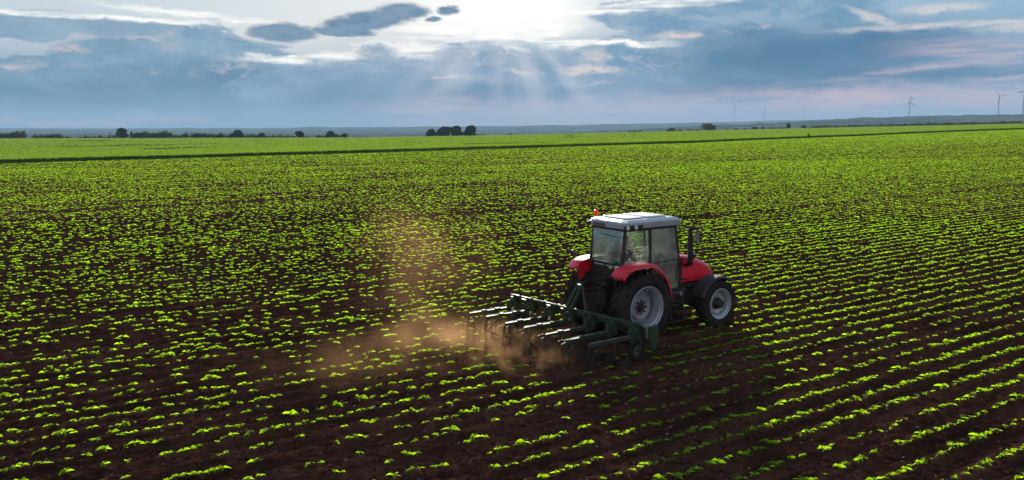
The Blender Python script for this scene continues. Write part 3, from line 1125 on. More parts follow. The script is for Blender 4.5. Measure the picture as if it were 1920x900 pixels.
def make_tractor():
    z0 = float(terrain(TR_X, TR_Y))
    root = empty('tractor', (TR_X, TR_Y, z0), math.pi / 2 - TR_TH,
                 'red farm tractor with pale grey cab roof working the crop rows', 'tractor')
    P = lambda mb, name, mat, bevel=0.0, parent=root, smooth=False: mb.build(name, M[mat], parent, bevel, smooth)
    WB, RR, RF = 2.626, .857, .645
    # ---- wheels, sunk a little into the loose soil
    for left in (False, True):
        s = 1 if left else -1
        make_wheel(root, 'rear_wheel', (0, s * .85, RR - .02), RR, .46, .515, 20, False, left)
        make_wheel(root, 'front_wheel', (WB, s * .84, RF - .02), RF, .36, .375, 17, True, left)
    # ---- backbone
    b = MB()
    b.box((.45, 0, .80), (1.7, .50, .55)); b.box((-.28, 0, .88), (.35, .62, .62)); b.box((.1, 0, 1.14), (.9, .9, .12))
    b.box((1.95, 0, .82), (1.3, .46, .60)); b.box((2.75, 0, .78), (.55, .5, .30)); b.box((3.02, 0, .95), (.12, .62, .45))
    b.lathe([(.2, -.66), (.2, .66)], (0, 0, RR), n=20); b.lathe([(.13, -.74), (.13, .74)], (0, 0, RR), n=20)
    b.lathe([(.17, -.2), (.17, .2)], (WB, 0, .56), n=20); b.box((WB, 0, .58), (.2, 1.4, .17))
    P(b, 'chassis', 'dark', .02)
    b = MB()
    b.box((2.05, 0, 1.22), (1.1, .52, .30)); b.box((1.75, -.32, 1.02), (.45, .14, .3)); b.lathe([(.07, -.2), (.07, .2)], (2.2, -.33, 1.05), 'x', 14)
    b.box((2.5, -.3, 1.05), (.25, .1, .22)); b.tube([(1.55, -.34, 1.2), (1.9, -.36, 1.26), (2.2, -.34, 1.2)], .035, 8)
    P(b, 'engine', 'dark', .01)
    # ---- bonnet
    b = MB()
    secs = [(1.50, .38, 1.18, 1.88, .12), (1.95, .38, 1.17, 1.84, .12), (2.4, .375, 1.16, 1.755, .13), (2.75, .365, 1.12, 1.63, .14), (2.98, .345, 1.02, 1.49, .15),
            (3.10, .30, .92, 1.35, .14), (3.145, .26, .90, 1.27, .12)]
    b.loft([rounded_section(x, w, zb, zt, r) for x, w, zb, zt, r in secs])
    bon = P(b, 'bonnet', 'red', 0, root, True)
    b = MB()
    for x in (1.60, 1.78):
        b.prism([(x, 1.26), (x + .065, 1.26), (x + .065, 1.80), (x, 1.81)], -.384, -.376); b.prism([(x, 1.26), (x + .065, 1.26), (x + .065, 1.80), (x, 1.81)], .376, .384)
    b.box((1.92, -.381, 1.62), (.66, .010, .035)); b.box((1.92, .381, 1.62), (.66, .010, .035))
    P(b, 'bonnet_vent', 'black', 0, bon)
    b = MB()
    b.box((3.14, 0, 1.10), (.03, .44, .26))
    for k in range(6):
        b.box((3.158, 0, 1.0 + k * .04), (.012, .42, .014))
    P(b, 'grille', 'black', .004, bon)
    for s in (-1, 1):
        lp = MB().lathe([(.001, .035), (.05, .03), (.065, .0)], (3.13, s * .17, 1.2), 'x', 18)
        P(lp, 'headlight', 'lampglass', 0, bon, True)
    # ---- cab: frame, glass, roof
    ZB, ZR = 1.86, 2.69          # window sill and roof underside
    def post(y_sill, y_roof, x_sill, x_roof, z_sill=ZB, z_roof=ZR + .03):
        return (x_sill, y_sill, z_sill), (x_roof, y_roof, z_roof)
    f = MB()
    for s in (-1, 1):
        f.bar(*post(s * .69, s * .655, -.47, -.38, 1.80), .07, .06)
        f.bar(*post(s * .72, s * .665, .47, .45, 1.25), .06, .075)
        f.bar((1.52, s * .71, 1.12), (1.49, s * .70, 1.85), .06, .06); f.bar((1.49, s * .70, 1.83), (1.38, s * .65, ZR + .03), .055, .06)
        f.bar((.47, s * .72, 1.22), (.80, s * .74, 1.08), .05, .06); f.bar((.8, s * .74, 1.08), (1.53, s * .72, 1.08), .05, .07)
        f.bar((-.40, s * .665, ZR - .02), (1.4, s * .655, ZR - .02), .06, .06)
        f.bar((-.47, s * .70, ZB - .02), (.47, s * .73, ZB - .02), .05, .06)
        f.box((-.2, s * .64, 1.55), (.55, .04, .62))
    f.bar((-.40, -.66, ZR - .02), (-.40, .66, ZR - .02), .06, .05)
    f.bar((1.39, -.66, ZR - .02), (1.39, .66, ZR - .02), .06, .05)
    f.bar((-.485, -.69, ZB - .03), (-.485, .69, ZB - .03), .06, .06)
    f.bar((1.51, -.7, 1.46), (1.51, .7, 1.46), .05, .05); f.box((.50, 0, 1.10), (2.0, 1.36, .06)); f.box((1.50, 0, 1.27), (.05, 1.3, .36))
    f.box((-.45, 0, 1.48), (.06, 1.3, .72))
    P(f, 'cab_frame', 'black', .012)
    b = MB()
    b.plate([(-.505, -.60, ZB - .02), (-.515, -.44, ZB - .09), (-.515, .44, ZB - .09), (-.505, .60, ZB - .02), (-.42, .615, ZR - .03), (-.42, -.615, ZR - .03)], .008)
    rw = P(b, 'rear_window', 'glass')
    for y, z in ((.50, ZB + .03), (0, ZB - .05), (-.5, ZB + .03)):
        P(MB().tube([(-.515, y, z), (-.555, y, z + .01)], .03, 10), 'window_latch', 'black', 0, rw)
    P(MB().bar((-.46, -.56, 2.50), (-.46, .3, 2.53), .015, .012), 'wiper', 'black', 0, rw)
    for s in (-1, 1):
        b = MB().plate([(-.43, s * .70, ZB), (.44, s * .725, ZB), (.42, s * .672, ZR - .05), (-.35, s * .665, ZR - .05)], .008)
        P(b, 'side_window', 'glass')
        b = MB().plate([(.52, s * .735, 1.25), (.82, s * .745, 1.13), (1.49, s * .725, 1.13), (1.46, s * .712, 1.86), (1.36, s * .668, ZR - .05), (.485, s * .678, ZR - .05)], .008)
        d = P(b, 'door', 'glass')
        h = MB()
        h.bar((.60, s * .76, 1.83), (1.44, s * .735, 1.84), .014, .018); h.box((.60, s * .765, 1.74), (.14, .03, .05)); h.bar((1.40, s * .74, 1.3), (1.40, s * .735, 1.75), .02, .02)
        P(h, 'door_handle', 'black', .004, d)
    b = MB().plate([(1.53, -.68, 1.46), (1.53, .68, 1.46), (1.425, .62, ZR - .04), (1.425, -.62, ZR - .04)], .008)
    P(b, 'windscreen', 'glass')
    # roof: grey fascia tray and a pale crowned top with raised panels
    def roof_ring(x0, x1, hw, z, ch=.16):
        return [Vector(p) for p in ((x0 + ch * .4, -hw, z), (x0, -hw + ch, z), (x0, hw - ch, z), (x0 + ch * .4, hw, z),
                                    (x1 - ch * .5, hw, z), (x1, hw - ch, z), (x1, -hw + ch, z), (x1 - ch * .5, -hw, z))]
    b = MB()
    b.loft([roof_ring(-.44, 1.46, .70, ZR), roof_ring(-.52, 1.53, .77, ZR + .02), roof_ring(-.52, 1.54, .78, ZR + .13), roof_ring(-.49, 1.52, .765, ZR + .145)])
    rf = P(b, 'roof', 'fascia', .012)
    b = MB()
    b.loft([roof_ring(-.50, 1.53, .775, ZR + .148), roof_ring(-.47, 1.50, .75, ZR + .18), roof_ring(-.36, 1.38, .66, ZR + .215), roof_ring(-.30, 1.3, .60, ZR + .222)])
    P(b, 'roof_top', 'roof', .01, rf)
    b = MB()
    b.loft([roof_ring(-.24, .40, .50, ZR + .224, .05), roof_ring(-.23, .39, .49, ZR + .255, .05)])
    b.loft([roof_ring(.46, 1.18, .50, ZR + .224, .05), roof_ring(.47, 1.16, .49, ZR + .262, .05)])
    P(b, 'roof_hatch', 'roof', .008, rf)
    b = MB()
    b.box((.43, 0, ZR + .226), (.05, 1.02, .012)); b.box((-.265, 0, ZR + .225), (.03, 1.0, .012))
    P(b, 'roof_gutter', 'black', 0, rf)
    b = MB().plate([(-.532, .50, ZR + .03), (-.532, .02, ZR + .03), (-.532, .02, ZR + .125), (-.532, .50, ZR + .125)], .014)
    P(b, 'roof_panel', 'plate', .004, rf)
    # dark lamp recess and two work lamps at the rear right corner
    b = MB().box((-.20, -.775, ZR + .045), (.62, .03, .11))
    lb = P(b, 'lamp_recess', 'black', .01, rf)
    for x in (-.40, -.12):
        l = MB().lathe([(.001, -.035), (.045, -.03), (.058, -.01), (.058, .01)], (x, -.785, ZR + .045), 'y', 18)
        P(l, 'work_lamp', 'lampglass', 0, rf, True)
    b = MB(); b.box((-.50, .76, ZR + .06), (.10, .10, .10)); b.box((1.54, -.6, ZR + .08), (.08, .12, .08)); b.box((1.54, .6, ZR + .08), (.08, .12, .08))
    P(b, 'lamp_housing', 'black', .02, rf)
    # beacon on a stalk
    b = MB().tube([(-.34, .64, ZR + .12), (-.34, .64, ZR + .26)], .016, 8)
    st = P(b, 'beacon_stalk', 'black', 0, root)
    b = MB().lathe([(.001, .0), (.062, .0), (.066, .02), (.062, .09), (.05, .125), (.001, .14)], (-.34, .64, ZR + .262), 'z', 20)
    P(b, 'beacon', 'beacon', 0, st, True)
    # ---- inside the cab
    b = MB(); b.box((.22, 0, 1.50), (.50, .50, .12)); b.bar((.0, 0, 1.52), (-.12, 0, 2.10), .46, .10, (1, 0, 0)); b.box((.2, 0, 1.28), (.36, .36, .32))
    b.box((-.14, 0, 2.20), (.09, .28, .16))
    P(b, 'seat', 'seat', .04)
    b = MB(); b.box((1.30, 0, 1.55), (.28, .5, .5)); b.tube([(1.15, 0, 1.55), (.98, 0, 1.90)], .05, 10); b.box((.3, -.48, 1.52), (.6, .16, .3))
    P(b, 'dashboard', 'seat', .03)
    b = MB()
    ring = [Vector((.95, 0, 1.93)) + Matrix.Rotation(R(-32), 3, 'Y') @ Vector((.2 * math.cos(t), .2 * math.sin(t), 0)) for t in np.linspace(0, 2 * math.pi, 25)]
    b.tube(ring, .016, 8); b.tube([ring[0], ring[12]], .012, 6); b.tube([ring[6], ring[18]], .012, 6)
    P(b, 'steering_wheel', 'black', 0, root, True)
    # ---- red rear fenders with their lamps
    for s in (-1, 1):
        prof = []
        cx, cz = 0.02, .86
        outer = [(-.78, 1.66), (-.66, 1.80), (-.42, 1.865), (-.1, 1.89), (.22, 1.885), (.40, 1.83), (.60, 1.66), (.76, 1.42), (.86, 1.14), (.88, .98)]
        inner = [(.82, .98), (.80, 1.12), (.70, 1.38), (.54, 1.60), (.34, 1.76), (.18, 1.80), (-.1, 1.805), (-.40, 1.79), (-.60, 1.70), (-.72, 1.56)]
        b = MB()
        yo, yi = s * 1.04, s * .64
        n = len(outer)
        inn = inner[::-1]
        rings = []
        for k in range(n):
            (xo, zo), (xi, zi) = outer[k], inn[k]
            lip = .055 if k < 3 else .04
            rings.append([Vector((xo, yi, zo)), Vector((xo, yo - s * .06, zo)), Vector((xo + (xi - xo) * .25, yo - s * .012, zo + (zi - zo) * .25)),
                          Vector((xi, yo, zi)), Vector((xi, yo - s * .02, zi)), Vector((xo + (xi - xo) * .5, yo - s * .07, zo + (zi - zo) * .5)),
                          Vector((xo + (xi - xo) * .5, yi, zo + (zi - zo) * .5))])
        b.loft(rings)
        fe = P(b, 'rear_fender', 'red', 0, root, True)
        l = MB(); l.box((-.785, s * .86, 1.615), (.03, .26, .075), Matrix.Rotation(R(-20), 3, 'Y'))
        P(l, 'tail_lamp', 'taillamp', .012, fe)
        l = MB(); l.box((-.56, s * 1.038, 1.76), (.16, .02, .05))
        P(l, 'side_lamp', 'taillamp', .008, fe)
        if s > 0:
            l = MB(); l.tube([(-.62, .98, 1.82), (-.62, .98, 1.95)], .02, 8); l.lathe([(.001, -.05), (.07, -.05), (.075, .0), (.05, .06), (.001, .06)], (-.62, .98, 1.98), 'x', 16)
            P(l, 'fender_lamp', 'black', .0, fe, True)
        w = MB(); w.box((-.2, s * .675, 1.38), (.95, .02, .8))
        P(w, 'fender_skirt', 'red' if s > 0 else 'black', .01, root)
    # ---- black front mudguards
    for s in (-1, 1):
        b = MB(); rings = []
        for t in np.linspace(R(46), R(160), 12):
            r = RF + .07
            c = Vector((WB + r * math.cos(t), 0, RF - .02 + r * math.sin(t)))
            e = Vector((math.cos(t), 0, math.sin(t)))
            y0, y1 = s * .62, s * 1.03
            rings.append([c + Vector((0, y0, 0)), c + Vector((0, y1 - s * .05, 0)), c + e * -.05 + Vector((0, y1, 0)), c + e * -.07 + Vector((0, y1 - s * .01, 0)), c + e * -.018 + Vector((0, y1 - s * .06, 0)), c + e * -.018 + Vector((0, y0, 0))])
        b.loft(rings)
        fe = P(b, 'front_mudguard', 'mudguard', 0, root, True)
        b = MB().bar((WB, s * .55, 1.10), (WB - .1, s * .75, RF + .66), .05, .05)
        P(b, 'mudguard_bracket', 'dark', .005, fe)
    # ---- exhaust up the right front post
    b = MB(); b.tube([(1.98, -.40, 1.60), (1.97, -.52, 1.66), (1.96, -.55, 1.80), (1.93, -.55, 2.50), (1.95, -.56, 2.60)], [.05, .06, .062, .058, .05], 14)
    b.tube([(1.96, -.55, 1.82), (1.935, -.55, 2.36)], .075, 14)
    P(b, 'exhaust', 'black', 0, root, True)
    b = MB(); b.lathe([(.001, -.07), (.07, -.07), (.1, -.02), (.1, .06), (.001, .075)], (2.12, -.44, 1.84), 'z', 16); b.tube([(2.12, -.42, 1.6), (2.12, -.44, 1.8)], .045, 10)
    P(b, 'air_intake', 'black', 0, root, True)
    # ---- mirrors on arms
    for s in (-1, 1):
        b = MB(); b.tube([(1.42, s * .70, ZR + .02), (1.52, s * .85, ZR - .04), (1.62, s * 1.08, ZR - .05), (1.62, s * 1.10, ZR - .12)], .03, 8)
        arm = P(b, 'mirror_arm', 'black', 0, root, True)
        b = MB(); b.box((1.62, s * 1.10, ZR - .25), (.05, .20, .30))
        mi = P(b, 'mirror', 'black', .02, arm)
        b = MB(); b.box((1.592, s * 1.10, ZR - .25), (.006, .165, .26))
        P(b, 'mirror_glass', 'steel', .0, arm)
    # ---- steps, tank and the things under the right door
    for s in (-1, 1):
        b = MB(); b.box((1.18, s * .62, .86), (.75, .24, .40)); b.box((1.62, s * .58, .95), (.22, .22, .3))
        P(b, 'fuel_tank', 'black', .05)
        b = MB()
        for z, y in ((.36, .86), (.60, .83), (.84, .80)):
            b.box((1.22, s * y, z), (.42, .20, .03))
        for x in (1.0, 1.44):
            b.bar((x, s * .78, .98), (x, s * .90, .33), .03, .05)
        P(b, 'step', 'dark', .006)
        b = MB().lathe([(.001, s * .05), (.055, s * .045), (.06, 0)], (1.42, s * .745, .98), 'y', 16)
        P(b, 'fuel_cap', 'steel', 0, root, True)
        b = MB().tube([(1.05, s * .79, .72), (1.30, s * .79, .72)], .06, 14)
        P(b, 'air_tank', 'dark', 0, root, True)
    # ---- rear linkage
    b = MB()
    b.box((-.50, 0, 1.05), (.22, .5, .45)); b.box((-.52, 0, 1.40), (.16, .36, .16)); b.box((-.55, 0, .62), (.3, .28, .2)); b.tube([(-.4, 0, .74), (-.72, 0, .74)], .05, 12)
    for y in (-.22, .22):
        b.box((-.56, y, 1.3), (.10, .1, .3))
    for k in range(4):
        b.tube([(-.60, -.12 + .08 * k, 1.46), (-.68, -.12 + .08 * k, 1.46)], .022, 8)
    P(b, 'hitch_block', 'dark', .012)
    for s in (-1, 1):
        b = MB(); b.bar((-.25, s * .30, .58), (-1.14, s * .42, .66), .05, .09)
        P(b, 'lower_link', 'dark', .008)
        b = MB(); b.bar((-.50, s * .30, 1.36), (-.92, s * .36, 1.30), .06, .09); b.tube([(-.90, s * .37, 1.30), (-.80, s * .40, .66)], .028, 8); b.tube([(-.86, s * .385, 1.05), (-.83, s * .395, .85)], .042, 8)
        P(b, 'lift_arm', 'dark', .006)
    b = MB(); b.tube([(-.62, 0, 1.20), (-1.20, 0.02, 1.25)], .026, 10); b.tube([(-.75, 0, 1.215), (-1.05, .015, 1.24)], .04, 10)
    P(b, 'top_link', 'dark')
    b = MB().box((-.49, -.28, 1.765), (.012, .10, .05))
    P(b, 'warning_label', 'yellow')
    b = MB(); b.box((-.50, -.56, 1.80), (.07, .09, .06)); b.lathe([(.001, -.03), (.04, -.025), (.05, .02)], (-.55, -.56, 1.80), 'x', 12)
    P(b, 'plough_lamp', 'lampglass', 0, root, True)
    for o in root.children:          # the cab is a little narrower and shorter than its drawing
        if o.name.split('.')[0] in ('cab_frame', 'rear_window', 'side_window', 'door', 'windscreen', 'roof', 'beacon_stalk'):
            o.scale = (.95, .86, 1.0)
            o.location.x += .07
    return root


random.seed(4)
tractor = make_tractor()


# ------------------------------------------------------------------ the driver
def skin_mesh(name, joints, edges, mat, parent, levels=2, root_i=0):
    me = bpy.data.meshes.new(name)
    me.from_pydata([j[0] for j in joints], edges, [])
    o = bpy.data.objects.new(name, me)
    COL.objects.link(o)
    bm = bmesh.new(); bm.from_mesh(me)
    bm.verts.layers.skin.verify()
    bm.to_mesh(me); bm.free()
    for i, j in enumerate(joints):
        r = j[1] if isinstance(j[1], tuple) else (j[1], j[1])
        me.skin_vertices[0].data[i].radius = r
        me.skin_vertices[0].data[i].use_root = (i == root_i)
    sk = o.modifiers.new('skin', 'SKIN'); sk.use_smooth_shade = True
    ss = o.modifiers.new('subsurf', 'SUBSURF'); ss.levels = ss.render_levels = levels
    me.materials.append(mat)
    o.parent = parent
    return o


def make_driver():
    root = empty('person', (0, 0, 0), 0, 'person in a dark shirt and beige trousers seated driving inside the cab', 'person')
    root.matrix_world = Matrix.Translation(tractor.location) @ Matrix.Rotation(math.pi / 2 - TR_TH, 4, 'Z') @ Matrix.Translation((.16, 0, 1.60))
    J = [((0, 0, .06), (.13, .10)), ((.0, 0, .28), (.125, .10)), ((.02, 0, .46), (.13, .095)), ((.04, 0, .58), .055), ((.07, 0, .66), (.07, .075)), ((.06, 0, .78), (.082, .09)), ((.05, 0, .84), (.05, .06)),
         ((.155, 0, .70), .014)]
    E = [(0, 1), (1, 2), (2, 3), (3, 4), (4, 5), (5, 6), (4, 7)]
    shirtJ = [((0, 0, .05), (.15, .115)), ((0, 0, .28), (.145, .115)), ((.02, 0, .46), (.15, .105)), ((.035, 0, .54), (.07, .07))]
    shirtE = [(0, 1), (1, 2), (2, 3)]
    trJ = [((0, 0, .05), (.15, .12))]
    trE = []
    for s in (-1, 1):
        k = len(J)
        J += [((.02, s * .19, .47), .058), ((.18, s * .25, .24), .043), ((.50, s * .16, .31), .034), ((.56, s * .15, .33), (.034, .02))]
        E += [(2, k), (k, k + 1), (k + 1, k + 2), (k + 2, k + 3)]
        w = k + 3
        for fi, (dy, L) in enumerate(((-.030, .058), (-.010, .068), (.012, .063), (.032, .050))):
            q = len(J)
            y = s * .15 + dy
            J += [((.60, y, .345), .0095), ((.60 + L * .7, y, .352), .0085), ((.60 + L * .75, y, .352 - L * .5), .0075)]
            E += [(w, q), (q, q + 1), (q + 1, q + 2)]
        q = len(J)
        J += [((.57, s * .15 - s * .042, .325), .011), ((.61, s * .15 - s * .052, .315), .009)]
        E += [(w, q), (q, q + 1)]
        q = len(shirtJ)
        shirtJ += [((.02, s * .19, .47), .07), ((.18, s * .25, .24), .055), ((.40, s * .185, .29), .045)]
        shirtE += [(2, q), (q, q + 1), (q + 1, q + 2)]
        k = len(J)
        J += [((.02, s * .10, .02), .08), ((.44, s * .16, .04), .062), ((.52, s * .16, -.36), .045), ((.54, s * .16, -.42), (.045, .05)), ((.70, s * .17, -.445), (.03, .045))]
        E += [(0, k), (k, k + 1), (k + 1, k + 2), (k + 2, k + 3), (k + 3, k + 4)]
        q = len(trJ)
        trJ += [((.02, s * .10, .02), .10), ((.44, s * .16, .045), .075), ((.52, s * .16, -.34), .062)]
        trE += [(0, q), (q, q + 1), (q + 1, q + 2)]
    body = skin_mesh('body', J, E, M['skin'], root)
    skin_mesh('shirt', shirtJ, shirtE, M['shirt'], root)
    skin_mesh('trousers', trJ, trE, M['trousers'], root)
    hj = [((.02, 0, .74), (.075, .085)), ((.045, 0, .83), (.085, .09)), ((.05, 0, .875), (.05, .055))]
    skin_mesh('hair', hj, [(0, 1), (1, 2)], M['hair'], root)


make_driver()


# ------------------------------------------------------------------ the row cultivator hanging on the linkage
def make_cultivator():
    yaw = R(6)
    off = Matrix.Rotation(math.pi / 2 - TR_TH, 3, 'Z') @ Vector((-1.38, 0, 0))
    root = empty('row_cultivator', tractor.location + off, math.pi / 2 - TR_TH + yaw,
                 'dark green row cultivator with seven long arms stirring dust behind the tractor', 'cultivator')
    P = lambda mb, name, mat, bevel=0.0, parent=root, smooth=False: mb.build(name, M[mat], parent, bevel, smooth)
    TZ = .72
    b = MB(); b.box((0, -.02, TZ), (.09, 4.62, .09))
    P(b, 'toolbar', 'green', .008)
    b = MB()
    b.box((-.14, -.02, TZ + .13), (.05, 4.3, .05))
    for k in range(9):
        b.box((-.07, -2.0 + k * .5, TZ + .09), (.20, .05, .09))
    P(b, 'upper_rail', 'green', .005)
    # headstock
    b = MB()
    for s in (-1, 1):
        b.bar((.06, s * .36, TZ + .02), (.20, s * .07, 1.33), .045, .09); b.box((.16, s * .42, .70), (.20, .04, .26))
    b.box((.20, 0, 1.31), (.12, .20, .14)); b.bar((.16, .06, 1.28), (-.16, .06, TZ + .12), .05, .08); b.bar((.16, -.06, 1.28), (-.16, -.06, TZ + .12), .05, .08)
    b.tube([(.20, -.1, 1.38), (.22, .0, 1.43), (.16, .06, 1.42)], .03, 8)
    P(b, 'headstock', 'green', .008)
    # marker rods standing on the left half
    for y in (2.1, 1.65, 1.2, .75):
        P(MB().bar((.02, y, TZ + .05), (.16, y + .02, TZ + .30), .03, .03), 'stake', 'black')
    random.seed(8)
    ys = [1.98 - .68 * k for k in range(7)]
    for y in ys:
        j = random.uniform(-.02, .02)
        # parallelogram head clamped to the bar
        b = MB()
        b.box((-.10, y, TZ - .05), (.06, .12, .30)); b.box((-.36, y, TZ - .10), (.045, .09, .28))
        for z in (TZ + .06, TZ - .20):
            b.bar((-.10, y - .05, z), (-.36, y - .05, z - .05), .02, .04); b.bar((-.10, y + .05, z), (-.36, y + .05, z - .05), .02, .04)
        b.box((-.03, y, TZ - .02), (.16, .10, .20)); b.tube([(-.1, y - .1, TZ + .1), (-.1, y + .1, TZ + .1)], .018, 8); b.tube([(-.2, y, TZ + .08), (-.3, y, TZ - .22)], .03, 8)
        head = P(b, 'row_unit', 'green', .006)
        # the long arm
        b = MB()
        b.bar((-.38, y, TZ - .16 + j), (-1.62, y + j, TZ - .13 + j), .055, .07)
        b.box((-.72, y, TZ - .11 + j), (.14, .09, .03)); b.box((-1.15, y, TZ - .095 + j), (.12, .09, .025))
        arm = P(b, 'arm', 'green', .006)
        b = MB(); b.bar((-.42, y, TZ - .106 + j), (-1.60, y + j, TZ - .077 + j), .024, .008)
        P(b, 'worn_edge', 'edge', 0, arm)
        # tines: bent spring steel with a share at the foot
        for dx, dy in ((-.62, .13), (-.95, -.15), (-1.25, .14), (-1.58, 0)):
            t = MB()
            zt = TZ - .17
            pts = [(dx, y + dy * .4, zt + .04), (dx - .03, y + dy, zt), (dx - .09, y + dy, zt - .10), (dx - .10, y + dy, zt - .32), (dx - .05, y + dy, zt - .50), (dx + .03, y + dy, .03)]
            for p0, p1 in zip(pts[:-1], pts[1:]):
                t.bar(p0, p1, .026, .016)
            t.plate([(dx + .05, y + dy - .07, .02), (dx + .13, y + dy, -.01), (dx + .05, y + dy + .07, .02), (dx - .02, y + dy, .08)], .012)
            P(t, 'tine', 'dark', .003, arm)
        t = MB(); t.tube([(-1.60, y, TZ - .12), (-1.63, y, TZ - .42)], .014, 8); t.bar((-1.25, y, TZ - .2), (-1.62, y, TZ - .45), .02, .03); t.bar((-1.62, y, TZ - .42), (-1.25, y, .12), .02, .035)
        P(t, 'drop_stay', 'dark', 0, arm)
        # plant guard plates under the arm
        g = MB()
        for s in (-1, 1):
            g.prism([(-.60, .06), (-.92, .05), (-.90, .20), (-.64, .24)], y + s * .24 - .006, y + s * .24 + .006)
            g.bar((-.7, y, TZ - .2), (-.7, y + s * .24, .22), .02, .02)
        P(g, 'plant_guard', 'dark', 0, arm)
    # gauge wheels and the green side box on the right end
    for y in (-2.02, 1.85):
        w = MB(); w.lathe([(.13, -.05), (.20, -.07), (.235, -.05), (.24, 0), (.235, .05), (.20, .07), (.13, .05)], (-.05, y, .235), n=32, closed=True)
        gw = P(w, 'gauge_wheel', 'rubber', 0, root, True)
        w = MB(); w.lathe([(.001, -.055), (.05, -.055), (.06, -.02), (.13, -.015), (.14, .02)], (-.05, y, .235), n=24)
        P(w, 'rim', 'steel', 0, gw, True)
        w = MB(); w.bar((.02, y - .1, TZ), (-.05, y - .1, .235), .03, .09); w.tube([(-.05, y - .11, .235), (-.05, y + .06, .235)], .02, 8)
        P(w, 'wheel_arm', 'green', .004, gw)
    b = MB(); b.prism([(-.06, .84), (.18, .84), (.20, .62), (.12, .30), (.0, .28), (-.06, .55)], -2.44, -2.335)
    sb = P(b, 'side_box', 'green', .02)
    b = MB(); b.bar((-.07, -2.335, TZ + .07), (-.07, -2.335, TZ - .16), .05, .04, (1, 0, 0)); b.box((-.05, -2.2, TZ + .085), (.06, .30, .02))
    P(b, 'end_bracket', 'steel', .004)
    return root


cultivator = make_cultivator()


# ------------------------------------------------------------------ trees and bushes on the far edge of the grain
def crown_material(name, a, b, t):
    return leaf_material(name, a, b, t, .32, .7)


CROWN = [crown_material('dark crown leaves', (.022, .042, .012, 1), (.045, .075, .022, 1), (.10, .16, .02, 1)),
         crown_material('olive crown leaves', (.035, .05, .014, 1), (.065, .08, .025, 1), (.16, .18, .03, 1)),
         crown_material('russet bush leaves', (.045, .04, .018, 1), (.07, .06, .028, 1), (.14, .13, .04, 1))]


def bark(N):
    n = N.noise(N.vec('MULTIPLY', objco(N), (2, 2, .6)), 3, 4, .6)
    return diffuse(N, N.mix(n, (.035, .025, .018, 1), (.07, .05, .038, 1)))


BARK = material('bark', bark)


def crown_mesh(rng, lobes, leaf, per):
    """lobes = [(centre, radii)]; leaf-sized quads spread through and over each lobe, gaps between lobes"""
    V, Q = [], []
    for (c, r) in lobes:
        n = int(per * (r[0] * r[1] * r[2]) ** .667)
        d = rng.normal(size=(n, 3)); d /= np.linalg.norm(d, axis=1)[:, None]
        rad = rng.uniform(.55, 1.08, n) ** .5
        p = np.array(c) + d * np.array(r) * rad[:, None]
        a = rng.normal(size=(n, 3)); a /= np.linalg.norm(a, axis=1)[:, None]
        b = np.cross(a, rng.normal(size=(n, 3))); b /= np.linalg.norm(b, axis=1)[:, None]
        s = leaf * rng.uniform(.6, 1.3, n)[:, None]
        k = len(V) * 0 + sum(len(x) for x in V)
        quad = np.stack([p - a * s - b * s * .6, p + a * s - b * s * .6, p + a * s * .8 + b * s * .6, p - a * s * .8 + b * s * .6], 1).reshape(-1, 3)
        V.append(quad); Q.append(np.arange(n * 4).reshape(-1, 4) + k)
    return np.concatenate(V), np.concatenate(Q)


def make_tree(loc, h, w, seed, label, group, kind=0, tall=.25, name='tree', lobes_n=13):
    rng = np.random.default_rng(seed)
    root = empty(name, loc, rng.uniform(0, 6), label, 'tree', group)
    lobes = []
    for k in range(lobes_n):
        a = rng.uniform(0, 6.28); rr = w * .5 * rng.uniform(.1, .62)
        z = h * (tall * .6 + (1 - tall) * rng.uniform(.08, .84))
        fall = 1 - .40 * abs((z / h - tall) / (1 - tall) - .45)
        r = w * .5 * rng.uniform(.28, .58) * fall
        lobes.append(((rr * math.cos(a) * fall, rr * math.sin(a) * fall, min(z, h - r * .8)), (r, r, r * .8)))
    lobes.append(((rng.normal(0, w * .05), 0, h - w * .20), (w * .24, w * .24, w * .2)))
    v, q = crown_mesh(rng, lobes, w * .035 + .09, 42)
    mesh_object('crown', v, q.astype(np.int32), CROWN[kind], root)
    b = MB()
    b.tube([(0, 0, -1.0), (.05, 0, h * tall * .6), (.1, .05, h * (tall + .25)), (.1, .1, h * .8)], [w * .055 + .08, w * .045 + .06, w * .03 + .04, .04], 8)
    for c, r in lobes[:6]:
        z0 = h * tall * rng.uniform(.7, 1.1)
        b.tube([(.05, 0, z0), (c[0] * .5, c[1] * .5, (z0 + c[2]) * .5 + .2), c], [w * .02 + .04, w * .015 + .03, .03], 6)
    b.build('trunk', BARK, root, smooth=True)
    return root


def edge_y(px):
    return float(np.interp(col_u(px), _u, EDGE_Y))


def px_to_m(p, Y):
    return p * Y / FPX


